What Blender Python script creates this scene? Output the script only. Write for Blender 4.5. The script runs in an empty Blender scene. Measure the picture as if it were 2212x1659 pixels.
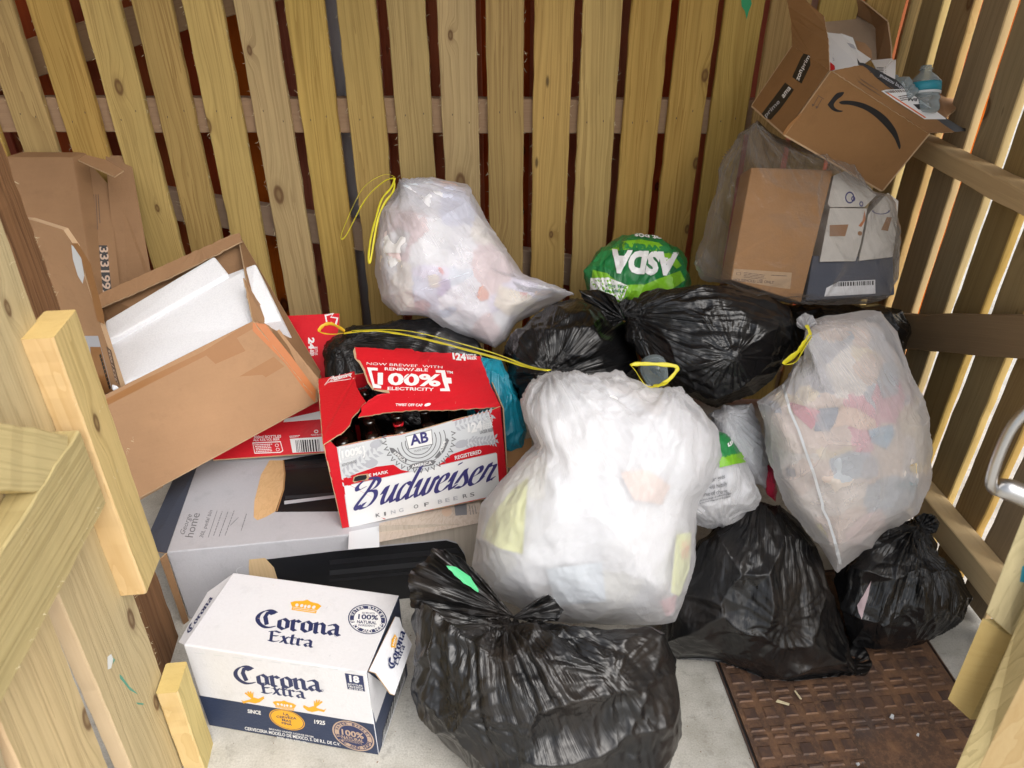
import bpy, bmesh, math, random
import numpy as np
from mathutils import Vector, Matrix
from mathutils.bvhtree import BVHTree

R = math.radians
random.seed(7); rng = np.random.default_rng(7)
S = bpy.context.scene
COL = S.collection

# ------------------------------------------------------------------ camera, light, exposure
CAMH, PITCH, FOC, PX, PY_ = 1.6, R(33), 1661.0, 1106.0, 829.5
cd = bpy.data.cameras.new('camera'); cam = bpy.data.objects.new('camera', cd); COL.objects.link(cam)
cam.location = (0, 0, CAMH); cam.rotation_euler = (R(90) - PITCH, 0, 0)
cd.sensor_width = 36.0; cd.lens = FOC / 2212 * 36.0; cd.clip_start = 0.02; cd.clip_end = 400
cd.dof.use_dof = True; cd.dof.focus_distance = 1.9; cd.dof.aperture_fstop = 5.6
S.camera = cam
W = bpy.data.worlds.new('World'); S.world = W; W.use_nodes = True
nt = W.node_tree; nt.nodes.clear()
sky = nt.nodes.new('ShaderNodeTexSky'); sky.sky_type = 'NISHITA'; sky.sun_disc = False
sky.sun_elevation = R(48); sky.sun_rotation = R(140); sky.dust_density = 4.0; sky.ozone_density = 1.0; sky.air_density = 1.0
bgn = nt.nodes.new('ShaderNodeBackground'); bgn.inputs[1].default_value = 0.15
wo = nt.nodes.new('ShaderNodeOutputWorld')
hs = nt.nodes.new('ShaderNodeHueSaturation'); hs.inputs['Saturation'].default_value = .35
nt.links.new(sky.outputs[0], hs.inputs['Color']); nt.links.new(hs.outputs[0], bgn.inputs[0]); nt.links.new(bgn.outputs[0], wo.inputs[0])
sl = bpy.data.lights.new('sun', 'SUN'); sun = bpy.data.objects.new('sun', sl); COL.objects.link(sun)
sl.energy = 1.15; sl.angle = R(60); sl.color = (1.0, 0.97, 0.92)
az = R(140); el = R(48)
sd = Vector((math.sin(az) * math.cos(el), math.cos(az) * math.cos(el), math.sin(el)))
sun.rotation_euler = sd.to_track_quat('Z', 'Y').to_euler()
S.view_settings.view_transform = 'Standard'; S.view_settings.look = 'None'
S.view_settings.exposure = 0.66; S.view_settings.gamma = 1.0
S.render.engine = 'CYCLES'
S.cycles.use_denoising = True; S.cycles.transparent_max_bounces = 16; S.cycles.max_bounces = 7; S.cycles.diffuse_bounces = 3; S.cycles.glossy_bounces = 3

# ------------------------------------------------------------------ measured points -> 3D
FW = np.array([0, math.cos(PITCH), -math.sin(PITCH)]); UP = np.array([0, math.sin(PITCH), math.cos(PITCH)])
RT = np.array([1.0, 0, 0]); CC = np.array([0, 0, CAMH])
def ray(x, y): return FW + RT * ((x - PX) / FOC) - UP * ((y - PY_) / FOC)
def P(x, y, t): return CC + ray(x, y) * t
def Pz(x, y, z): r = ray(x, y); return CC + r * ((z - CAMH) / r[2])
def PYp(x, y, Y): r = ray(x, y); return CC + r * (Y / r[1])
def PX_(x, y, X0): r = ray(x, y); return CC + r * (X0 / (r[0] + .109 * r[1]))

# ------------------------------------------------------------------ objects
def link(o): COL.objects.link(o); return o
def tag(o, label=None, cat=None, group=None, kind=None):
    if label: o['label'] = label
    if cat: o['category'] = cat
    if group: o['group'] = group
    if kind: o['kind'] = kind
    return o
def thing(name, label, cat, loc, group=None):
    o = link(bpy.data.objects.new(name, None)); o.location = Vector(loc); o.empty_display_size = .05
    return tag(o, label, cat, group)
def put(o, parent):
    if parent is not None:
        o.parent = parent
        m = Matrix.Translation(parent.location) if parent.parent is None and parent.type == 'EMPTY' else parent['_mw'] if '_mw' in parent else None
        if parent.type == 'EMPTY': o.matrix_parent_inverse = Matrix.Translation(parent.location).inverted()
        else: o.matrix_parent_inverse = WM[parent.name].inverted()
WM = {}
def mesh(name, v, f, mats, parent=None, mw=None, smooth=False, fm=None):
    me = bpy.data.meshes.new(name); me.from_pydata([tuple(map(float, p)) for p in v], [], [tuple(map(int, a)) for a in f]); 
    for m in (mats if isinstance(mats, (list, tuple)) else [mats]): me.materials.append(m)
    if fm is not None: me.polygons.foreach_set('material_index', list(fm))
    if smooth: me.polygons.foreach_set('use_smooth', [True] * len(me.polygons))
    me.update()
    o = link(bpy.data.objects.new(name, me))
    mw = mw if mw is not None else Matrix.Identity(4)
    o.matrix_basis = mw; WM[o.name] = mw
    if parent is not None: put(o, parent)
    return o
def frame(o, x, y, z):
    m = Matrix.Identity(4)
    for i, a in enumerate((x, y, z)): m[0][i], m[1][i], m[2][i] = a
    m[0][3], m[1][3], m[2][3] = o
    return m
def unit(v): v = np.asarray(v, float); return v / np.linalg.norm(v)

# ------------------------------------------------------------------ materials
class N:
    def __init__(s, name):
        s.m = bpy.data.materials.new(name); s.m.use_nodes = True; s.t = s.m.node_tree; s.t.nodes.clear()
        s.out = s.t.nodes.new('ShaderNodeOutputMaterial')
    def n(s, typ, **k):
        a = s.t.nodes.new('ShaderNode' + typ)
        for q, v in k.items():
            if q.startswith('i_'):
                key = q[2:]; key = int(key) if key.isdigit() else key.replace('_', ' ')
                s.set(a.inputs[key], v)
            else: setattr(a, q, v)
        return a
    def set(s, sock, v):
        if isinstance(v, bpy.types.NodeSocket): s.t.links.new(v, sock)
        elif isinstance(v, bpy.types.Node): s.t.links.new(v.outputs[0], sock)
        else: sock.default_value = (*v, 1) if isinstance(v, tuple) and len(v) == 3 and sock.type == 'RGBA' else v
    def math(s, op, a, b=0.0, c=None):
        m = s.n('Math', operation=op); s.set(m.inputs[0], a); s.set(m.inputs[1], b)
        if c is not None: s.set(m.inputs[2], c)
        return m.outputs[0]
    def vm(s, op, a, b=(0, 0, 0)):
        m = s.n('VectorMath', operation=op); s.set(m.inputs[0], a); s.set(m.inputs[1], b); return m.outputs[0]
    def ramp(s, fac, stops, interp='LINEAR'):
        r = s.n('ValToRGB'); cr = r.color_ramp; cr.interpolation = interp
        while len(cr.elements) > 1: cr.elements.remove(cr.elements[-1])
        for i, (p, c) in enumerate(stops):
            e = cr.elements[0] if i == 0 else cr.elements.new(p)
            e.position = p; c = (c, c, c) if isinstance(c, (int, float)) else c; e.color = (*c, 1)
        s.set(r.inputs[0], fac); return r.outputs[0]
    def mix(s, f, a, b, mode='MIX'):
        m = s.n('Mix', data_type='RGBA', blend_type=mode); s.set(m.inputs[0], f); s.set(m.inputs[6], a); s.set(m.inputs[7], b); return m.outputs[2]
    def noise(s, vec, scale, detail=2.0, rough=.5, dist=0.0):
        return s.n('TexNoise', i_Vector=vec, i_Scale=scale, i_Detail=detail, i_Roughness=rough, i_Distortion=dist)
    def vor(s, vec, scale, feature='F1', rnd=1.0): return s.n('TexVoronoi', feature=feature, i_Vector=vec, i_Scale=scale, i_Randomness=rnd)
    def obj(s): return s.n('TexCoord').outputs['Object']
    def bump(s, h, strength=.5, dist=.01, nrm=None):
        b = s.n('Bump', i_Height=h, i_Strength=strength, i_Distance=dist)
        if nrm is not None: s.set(b.inputs['Normal'], nrm)
        return b.outputs[0]
    def bsdf(s, **k): 
        return s.n('BsdfPrincipled', **k)
    def done(s, sh): s.set(s.out.inputs[0], sh); return s.m

def plain(name, c, rough=.6, spec=.5, metal=0.0, var=.06, bump=.05, nscale=60):
    q = N(name); o = q.obj(); n = q.noise(o, nscale, 4); 
    col = q.mix(q.math('MULTIPLY', n.outputs[0], var * 4), c, tuple(x * .55 for x in c))
    b = q.bsdf(i_Base_Color=col, i_Roughness=rough, i_Metallic=metal); b.inputs['Specular IOR Level'].default_value = spec
    if bump: q.set(b.inputs['Normal'], q.bump(n.outputs[0], bump, .004))
    return q.done(b.outputs[0])

def wood(name, light, dark, knots=True, rough=.75, contrast=.6, stain=None, bump=.5, knotcol=(.10, .04, .015)):
    q = N(name); o = q.obj(); oi = q.n('ObjectInfo').outputs['Random']
    off = q.n('CombineXYZ', i_X=q.math('MULTIPLY', oi, 13.7), i_Y=q.math('MULTIPLY', oi, 7.3), i_Z=q.math('MULTIPLY', oi, 31.1)).outputs[0]
    o2 = q.vm('ADD', o, off)
    sp = q.n('SeparateXYZ', i_0=o2)
    # knots
    kv = q.n('CombineXYZ', i_X=q.math('MULTIPLY', sp.outputs[0], 8.0), i_Y=q.math('MULTIPLY', sp.outputs[2], 4.0)).outputs[0]
    vo = q.n('TexVoronoi', voronoi_dimensions='2D', i_Vector=kv, i_Scale=1.0, i_Randomness=1.0)
    keep = q.math('GREATER_THAN', q.n('SeparateColor', i_0=vo.outputs['Color']).outputs[0], .70)
    kd = q.math('ADD', q.math('MULTIPLY', vo.outputs['Distance'], q.math('ADD', .8, q.math('MULTIPLY', q.n('SeparateColor', i_0=vo.outputs['Color']).outputs[1], 1.5))), q.math('MULTIPLY', q.math('SUBTRACT', 1.0, keep), 2.0))
    # grain flows round the knots
    bend = q.math('MULTIPLY', q.ramp(kd, [(0, 1.0), (.45, 0.0)], 'EASE'), .018)
    lo = q.noise(q.vm('MULTIPLY', o2, (6, 6, .9)), 1.0, 3, .5)
    gx = q.math('ADD', q.math('ADD', sp.outputs[0], bend), q.math('MULTIPLY', q.math('SUBTRACT', lo.outputs[0], .5), .11))
    gv = q.n('CombineXYZ', i_X=q.math('MULTIPLY', gx, 62.0), i_Y=q.math('MULTIPLY', sp.outputs[1], 18.0), i_Z=q.math('MULTIPLY', sp.outputs[2], .8)).outputs[0]
    r1 = q.noise(gv, 1.0, 2, .45); saw = q.math('FRACT', q.math('MULTIPLY', r1.outputs[0], 5.0)); saw = q.math('MULTIPLY', saw, saw)
    ring = q.n('Math', operation='ADD'); q.set(ring.inputs[0], q.math('MULTIPLY', saw, .75)); q.set(ring.inputs[1], q.math('MULTIPLY', r1.outputs[0], .35))
    fib = q.noise(q.vm('MULTIPLY', o2, (260, 260, 7)), 1.0, 3, .7)
    blot = q.noise(q.vm('MULTIPLY', o2, (5, 5, 1.6)), 1.0, 3, .6)
    g = q.math('ADD', q.math('MULTIPLY', ring.outputs[0], .55), q.math('MULTIPLY', fib.outputs[0], .45))
    col = q.mix(q.math('MULTIPLY', q.ramp(g, [(.25, 0), (.85, 1.0)]), contrast), light, dark)
    col = q.mix(q.math('MULTIPLY', q.ramp(blot.outputs[0], [(.35, 0), (.75, 1)]), .45), col, stain or dark)
    hv = q.n('HueSaturation', i_Color=col, i_Value=q.math('ADD', .84, q.math('MULTIPLY', oi, .30)), i_Saturation=q.math('ADD', .82, q.math('MULTIPLY', q.math('FRACT', q.math('MULTIPLY', oi, 9.0)), .3)),
             i_Hue=q.math('ADD', .492, q.math('MULTIPLY', q.math('FRACT', q.math('MULTIPLY', oi, 5.0)), .016)))
    col = hv.outputs[0]
    if knots:
        col = q.mix(q.ramp(kd, [(.03, .6), (.07, .85), (.09, .75), (.115, .2), (.2, 0)]), col, knotcol)
        spk = q.vor(q.vm('MULTIPLY', o2, (30, 30, 9)), 1.0); ksp = q.math('GREATER_THAN', q.n('SeparateColor', i_0=spk.outputs['Color']).outputs[1], .96)
        col = q.mix(q.math('MULTIPLY', q.ramp(spk.outputs['Distance'], [(.1, .8), (.2, 0)]), ksp), col, (.05, .03, .015))
    b = q.bsdf(i_Base_Color=col, i_Roughness=rough); b.inputs['Specular IOR Level'].default_value = .25
    q.set(b.inputs['Normal'], q.bump(g, bump, .0012))
    return q.done(b.outputs[0])

M = {}
M['slat'] = wood('pressure_treated_pine', (.53, .365, .128), (.24, .138, .040), stain=(.31, .23, .08), contrast=.8)
M['slat_dark'] = wood('shaded_pine', (.17, .105, .05), (.08, .045, .02), stain=(.09, .055, .03))
M['slat_right'] = wood('side_wall_pine', (.38, .27, .13), (.20, .125, .055), stain=(.26, .20, .10))
M['rail'] = wood('rail_timber', (.40, .26, .15), (.26, .16, .09), knots=False, contrast=.4)
M['railr'] = wood('side_rail_timber', (.66, .47, .23), (.46, .31, .14), knots=False, contrast=.4)
M['brace_dark'] = wood('brown_brace', (.30, .18, .085), (.19, .11, .05), knots=False, contrast=.4)
M['red_fence'] = wood('red_stained_board', (.52, .13, .045), (.27, .055, .02), contrast=.5, knotcol=(.02, .006, .003))
M['gate'] = wood('gate_pine', (.58, .455, .225), (.34, .25, .105), stain=(.42, .36, .18), contrast=.75, bump=1.0)
M['gate_cut'] = wood('orange_sawn_edge', (.60, .455, .26), (.46, .31, .15), knots=False, contrast=.7)
M['end_grain'] = wood('pale_end_grain', (.60, .46, .22), (.48, .34, .14), knots=False, contrast=.35)
M['edge_sawn'] = wood('yellow_sawn_edge', (.62, .45, .18), (.46, .30, .10), knots=False, contrast=.6)
M['post'] = wood('dark_brown_post', (.26, .14, .075), (.08, .038, .02), stain=(.12, .06, .035), contrast=.9, bump=1.0)

def concrete():
    q = N('pale_concrete'); o = q.obj(); a = q.noise(o, 9, 5, .6); f = q.noise(o, 240, 3, .6); sp = q.vor(o, 110)
    col = q.ramp(a.outputs[0], [(.3, (.44, .42, .37)), (.5, (.56, .54, .49)), (.7, (.64, .62, .57))])
    col = q.mix(.5, col, q.ramp(f.outputs[0], [(.3, (.35, .34, .3)), (.6, (.62, .6, .55))]))
    d = q.math('MULTIPLY', q.ramp(sp.outputs['Distance'], [(.05, 1), (.16, 0)]), q.math('GREATER_THAN', q.n('SeparateColor', i_0=sp.outputs['Color']).outputs[0], .86))
    col = q.mix(q.math('MULTIPLY', d, .75), col, (.12, .09, .06))
    st = q.noise(o, 3.1, 4, .7); col = q.mix(q.math('MULTIPLY', q.ramp(st.outputs[0], [(.46, 0), (.66, 1)]), .55), col, (.27, .25, .20))
    s3 = q.noise(o, 27, 4, .7); col = q.mix(q.math('MULTIPLY', q.ramp(s3.outputs[0], [(.56, 0), (.66, 1)]), .35), col, (.22, .20, .17))
    b = q.bsdf(i_Base_Color=col, i_Roughness=.9); q.set(b.inputs['Normal'], q.bump(q.math('ADD', f.outputs[0], a.outputs[0]), .5, .002)); return q.done(b.outputs[0])
M['concrete'] = concrete()
def rust():
    q = N('rusty_iron'); o = q.obj(); a = q.noise(o, 14, 5, .65); f = q.noise(o, 90, 4, .7)
    col = q.ramp(a.outputs[0], [(.3, (.060, .040, .032)), (.5, (.12, .066, .042)), (.68, (.22, .115, .06))])
    col = q.mix(q.math('MULTIPLY', q.ramp(f.outputs[0], [(.45, 0), (.7, 1)]), .6), col, (.27, .15, .08))
    st = q.noise(o, 5, 3, .6); col = q.mix(q.math('MULTIPLY', q.ramp(st.outputs[0], [(.55, 0), (.72, 1)]), .6), col, (.07, .06, .06))
    b = q.bsdf(i_Base_Color=col, i_Roughness=.6, i_Metallic=.15); q.set(b.inputs['Normal'], q.bump(f.outputs[0], .6, .002)); return q.done(b.outputs[0])
M['rust'] = rust()
def worn():
    q = N('worn_dark_iron'); o = q.obj(); a = q.noise(o, 22, 5, .65)
    b = q.bsdf(i_Base_Color=q.ramp(a.outputs[0], [(.3, (.060, .040, .036)), (.5, (.10, .060, .045)), (.66, (.20, .11, .065))]), i_Roughness=.5, i_Metallic=.2); return q.done(b.outputs[0])
M['worn'] = worn(); M['ink_black'] = plain('black_ink', (.012, .012, .014), .45, var=.01, bump=0)
def card(name, c, dark=.8, rough=.75):
    q = N(name); o = q.obj(); a = q.noise(o, 5, 4, .6); f = q.noise(o, 160, 3, .6); s = q.noise(q.vm('MULTIPLY', o, (1, 1, 60)), 3, 3, .6)
    col = q.mix(q.ramp(a.outputs[0], [(.3, 0), (.75, 1)]), c, tuple(x * dark for x in c))
    col = q.mix(q.math('MULTIPLY', f.outputs[0], .25), col, tuple(x * .6 for x in c))
    col = q.mix(q.math('MULTIPLY', s.outputs[0], .12), col, tuple(min(1, x * 1.3) for x in c))
    sm = q.noise(o, 13, 5, .7); col = q.mix(q.math('MULTIPLY', q.ramp(sm.outputs[0], [(.55, 0), (.72, 1)]), .22), col, tuple(x * .45 for x in c))
    b = q.bsdf(i_Base_Color=col, i_Roughness=rough); b.inputs['Specular IOR Level'].default_value = .3
    h = q.math('ADD', q.math('MULTIPLY', a.outputs[0], 4.0), f.outputs[0])
    q.set(b.inputs['Normal'], q.bump(h, .35, .002)); return q.done(b.outputs[0])
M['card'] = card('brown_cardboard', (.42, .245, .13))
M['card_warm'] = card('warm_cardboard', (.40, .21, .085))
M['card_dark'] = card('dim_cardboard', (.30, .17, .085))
M['card_edge'] = plain('cardboard_edge', (.50, .34, .20), .9)
M['card_white'] = card('white_printed_card', (.73, .73, .755), .96, .5)
M['card_grey'] = card('silver_grey_card', (.46, .46, .49), .95, .38)
M['card_red'] = card('red_printed_card', (.62, .012, .022), .9, .38)
M['card_navy'] = card('navy_printed_card', (.030, .045, .095), .9, .45)
M['card_slate'] = card('slate_card', (.07, .08, .11), .9, .5)
M['foam'] = None
def foam():
    q = N('white_polystyrene'); o = q.obj(); v = q.vor(o, 230); b = q.bsdf(i_Base_Color=q.mix(q.math('MULTIPLY', v.outputs['Distance'], .5), (.84, .85, .88), (.66, .67, .71)), i_Roughness=.65)
    q.set(b.inputs['Normal'], q.bump(v.outputs['Distance'], .35, .002)); return q.done(b.outputs[0])
M['foam'] = foam()
def paint(name, c, rough=.45): return plain(name, c, rough, var=.01, bump=0)
M['ink_navy'] = paint('navy_ink', (.018, .028, .10)); M['ink_black'] = paint('black_ink', (.012, .012, .014)); M['ink_white'] = paint('white_ink', (.80, .80, .80))
M['ink_yellow'] = paint('golden_ink', (.80, .40, .02)); M['ink_red'] = paint('red_ink', (.62, .012, .022)); M['ink_grey'] = paint('grey_ink', (.16, .16, .17))
M['ink_silver'] = paint('silver_ink', (.62, .64, .66), .3); M['ink_tan'] = paint('tan_ink', (.50, .36, .27)); M['ink_wood'] = None
M['ink_dkred'] = paint('maroon_ink', (.35, .008, .015)); M['ink_brown'] = paint('brown_print', (.11, .06, .035)); M['ink_pale'] = paint('pale_grey_ink', (.45, .46, .50))
M['ink_teal'] = paint('teal_ink', (.02, .25, .33)); M['ink_green'] = paint('green_ink', (.02, .22, .06)); M['ink_lime'] = paint('lime_ink', (.20, .48, .02)); M['ink_orange'] = paint('orange_ink', (.75, .16, .03))
M['ink_purple'] = paint('violet_ink', (.045, .04, .17))
M['ink_sheen'] = paint('dark_grey_print', (.017, .018, .022), .3); M['ink_sheen2'] = paint('mid_grey_print', (.030, .032, .037), .3)
M['bin_black'] = paint('satin_black_print', (.010, .011, .014), .25)
M['tape'] = plain('brown_parcel_tape', (.33, .155, .055), .3, .5, bump=.1)
M['tape_orange'] = plain('orange_parcel_tape', (.50, .17, .05), .3, .5, bump=.1)
M['metal'] = plain('brushed_steel', (.55, .54, .53), .28, .5, 1.0, var=.02, bump=0)
M['pipe'] = plain('grey_plastic_pipe', (.40, .39, .41), .5)
M['glassb'] = plain('dark_beer_glass', (.012, .006, .004), .08, .8, bump=0)

def board(name, p0, p1, wdir, w, th, mat, parent, seg=.05, jit=.0009, ch=.0025, endmat=None):
    """a sawn board: z runs along it, x is its width, y its thickness"""
    p0 = np.array(p0, float); p1 = np.array(p1, float); L = np.linalg.norm(p1 - p0); z = (p1 - p0) / L
    x = np.array(wdir, float); x -= z * (x @ z); x = unit(x); y = np.cross(z, x)
    n = max(2, int(L / seg)); prof = [(-w/2+ch, -th/2), (w/2-ch, -th/2), (w/2, -th/2+ch), (w/2, th/2-ch), (w/2-ch, th/2), (-w/2+ch, th/2), (-w/2, th/2-ch), (-w/2, -th/2+ch)]
    v = []; 
    for i in range(n + 1):
        jl, jr = rng.normal(0, jit, 2); jt = rng.normal(0, jit * .3)
        for a, b in prof: v.append((a + (jl if a < 0 else jr), b + jt, L * i / n))
    f = []
    for i in range(n):
        for k in range(8): a = i*8+k; b = i*8+(k+1) % 8; f.append((a, b, b+8, a+8))
    f.append(tuple(range(7, -1, -1))); f.append(tuple(range(n*8, n*8+8)))
    mats = [mat] + ([endmat] if endmat else []); fm = [0]*(n*8) + ([1, 1] if endmat else [0, 0])
    return mesh(name, v, f, mats, parent, frame(p0, x, y, z), fm=fm)

# ------------------------------------------------------------------ ground
g = mesh('ground', [(-60, -60, 0), (60, -60, 0), (60, 60, 0), (-60, 60, 0)], [(0, 1, 2, 3)], M['concrete']); tag(g, kind='structure')

# ------------------------------------------------------------------ back fence
YB = 2.30
fence = thing('slatted_fence', 'back fence of upright yellow-green pine slats with narrow gaps behind the rubbish', 'fence', (0, YB, 0))
xs = [-2.05, -1.89, -1.73, -1.56, -1.404, -1.257, -1.113, -.975, -.838, -.697, -.561, -.4225, -.286, -.151, -.019, .1146, .246, .376, .5056, .630, .756, .885, 1.01, 1.13]
for i, x in enumerate(xs):
    dx = random.uniform(-.003, .003)
    board('slat', (x + dx, YB + .010, .03 + random.uniform(0, .02)), (x - dx, YB + .010, 2.05), (1, 0, 0), .1065 + random.uniform(-.002, .002), .02, M['slat'], fence)
board('rail', (-2.15, YB + .040, 1.035), (1.2, YB + .040, 1.025), (0, 0, 1), .098, .038, M['rail'], fence)
board('rail', (-2.15, YB + .040, .10), (1.2, YB + .040, .10), (0, 0, 1), .098, .038, M['rail'], fence)
board('rail', (-2.15, YB + .040, 1.95), (1.2, YB + .040, 1.95), (0, 0, 1), .098, .038, M['rail'], fence)
a = PYp(63, 128, YB + .078); b = PYp(492, -10, YB + .078); d = unit(b - a)
board('brace', a - d * .6, a + d * 2.4, np.cross(d, (0, 1, 0)), .098, .036, M['rail'], fence)
a = PYp(361, 437, YB + .078); b = PYp(1136, 567, YB + .078); d = unit(b - a)
board('brace', a - d * .8, a + d * 2.0, np.cross(d, (0, 1, 0)), .10, .036, M['rail'], fence)
def hairs(name, jobs, mat, parent, n=10, L=.012):
    v = []; f = []
    for p0, p1, out, side in jobs:
        for _ in range(n):
            t = rng.uniform(0, 1); p = p0 + (p1 - p0) * t; l_ = L * rng.uniform(.3, 1.3); d = unit(np.array(out) * rng.uniform(.4, 1) + unit(p1 - p0) * rng.normal(0, 1.0) + np.array(side) * rng.uniform(.1, .5))
            w = unit(np.cross(d, side)) * .00035; b = len(v); m_ = p + d * l_ * .5 + rng.normal(0, l_ * .08, 3)
            v += [p - w, p + w, m_ + w, m_ - w, p + d * l_]; f += [(b, b+1, b+2, b+3), (b+3, b+2, b+4)]
    return mesh(name, v, f, mat, parent)
M['fuzz'] = plain('pale_wood_fibre', (.75, .66, .42), .7, bump=0)
jobs = []
for x in xs[3:17]:
    for sg in (-1, 1): jobs.append((np.array([x + sg*.053, YB + .001, .35]), np.array([x + sg*.053, YB + .001, 1.7]), (sg, 0, 0), (0, -1, 0)))
o_ = hairs('wood_fibres', jobs, M['fuzz'], fence, 22, .012); o_['kind'] = 'stuff'
M['nail'] = plain('dull_nail', (.10, .08, .06), .5, .5, .5)
for x in xs[3:20]:
    for dx in (-.022, .024):
        for z_ in (1.035,):
            p = np.array([x + dx + random.uniform(-.006, .006), YB - .0005, z_ + random.uniform(-.02, .02)]); r_ = .0022
            mesh('nail', [p + np.array([r_*math.cos(a)*.6, -.0004, r_*1.5*math.sin(a)]) for a in [k*math.pi/4 for k in range(8)]], [tuple(range(8))], M['nail'], fence)
# neighbour's red fence and the grey downpipe behind
nf = thing('red_stained_fence', 'dark red stained board fence seen through the gaps of the pine slats', 'fence', (0, YB + .2, 0))
for i in range(26):
    board('board', (-2.3 + i * .152, YB + .22 + (i % 2) * .012, 0), (-2.3 + i * .152, YB + .22 + (i % 2) * .012, 2.3), (1, 0, 0), .158, .018, M['red_fence'], nf, seg=.4)
def tube(name, pts, r, mat, parent=None, seg=10, closed_ends=True, flat=1.0):
    pts = [np.array(p, float) for p in pts]; v = []; f = []; u = None
    for i, p in enumerate(pts):
        dv_ = pts[min(i+1, len(pts)-1)] - pts[max(i-1, 0)]; d = unit(dv_) if np.linalg.norm(dv_) > 1e-5 else d
        if u is None: u = unit(np.cross(d, (0.13, .2, 1)))
        u = unit(u - d * (u @ d)); w = np.cross(d, u); rr = r[i] if isinstance(r, (list, tuple, np.ndarray)) else r
        for k in range(seg): a = 2 * math.pi * k / seg; v.append(p + u * rr * math.cos(a) + w * rr * flat * math.sin(a))
    for i in range(len(pts) - 1):
        for k in range(seg): a = i*seg+k; b = i*seg+(k+1) % seg; f.append((a, b, b+seg, a+seg))
    if closed_ends: f.append(tuple(range(seg-1, -1, -1))); f.append(tuple(range((len(pts)-1)*seg, len(pts)*seg)))
    return mesh(name, v, f, mat, parent, smooth=True)
t_ = tube('drain_pipe', [(-.505, YB + .155, 0), (-.505, YB + .155, 2.4)], .034, M['pipe'], seg=20); tag(t_, 'grey plastic pipe standing upright behind the back fence slats', 'pipe')

# ------------------------------------------------------------------ right side wall (runs to the back, slats outside, rails inside)
XW = 1.345
def RW(Y, z, off=0.0): return np.array([XW - .109 * Y - off, Y, z])
wdir = unit((-.109, 1, 0)); wn = unit((1, .109, 0))
rw = thing('slatted_side_wall', 'right side wall of dark slats with daylight in the gaps and thick rails', 'fence', RW(1.3, 0))
for k in range(18):
    Yc = 2.29 - .052 + .0 - k * .1245 + .0
    o_ = random.uniform(-.002, .002)
    sb = board('slat', RW(Yc + o_, .02) + wn * .012, RW(Yc - o_, 2.05) + wn * .012, wdir, .096, .023, M['slat_right'], rw)
    sb.data.materials.append(M['edge_sawn'])
    for p in sb.data.polygons:
        if abs((sb.matrix_basis.to_3x3() @ p.normal).dot(Vector(wdir))) > .6: p.material_index = 1
board('rail', RW(.1, 1.018, .028), RW(2.24, 1.018, .028), (0, 0, 1), .050, .056, M['railr'], rw)
board('rail', RW(.1, .178, .03), RW(2.24, .178, .03), (0, 0, 1), .072, .060, M['railr'], rw)
board('rail', RW(.1, 1.93, .03), RW(2.24, 1.93, .03), (0, 0, 1), .072, .060, M['railr'], rw)
a = (RW(2.02, .553, .02) + RW(1.84, .505, .02)) / 2; b = (RW(1.52, .789, .02) + RW(1.52, .693, .02)) / 2
d = unit(b - a); board('brace', a - d * .35, b + d * .75, np.cross(d, wn), .098, .036, M['brace_dark'], rw)
# left side wall and roof (both outside the frame; they shade the store)
lw = thing('left_side_wall', 'slatted side wall of the bin store hidden left of the frame', 'fence', (-2.12, 1.3, 0))
for k in range(14):
    board('slat', (-2.14, 2.26 - k * .1245, .02), (-2.14, 2.26 - k * .1245, 2.05), (0, 1, 0), .10, .021, M['slat_right'], lw, seg=.5)
rf = thing('roof', 'unseen boarded roof above the frame, gapped to let light into the store', 'roof', (-.4, 1.7, 2.1))
for k in range(11):
    board('roof_board', (-2.3, 1.12 + k * .125, 2.09), (1.4, 1.12 + k * .125, 2.09), (0, 1, 0), .094, .02, M['slat_right'], rf, seg=.5)  # unseen boards spaced apart to let more light onto the back

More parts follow.
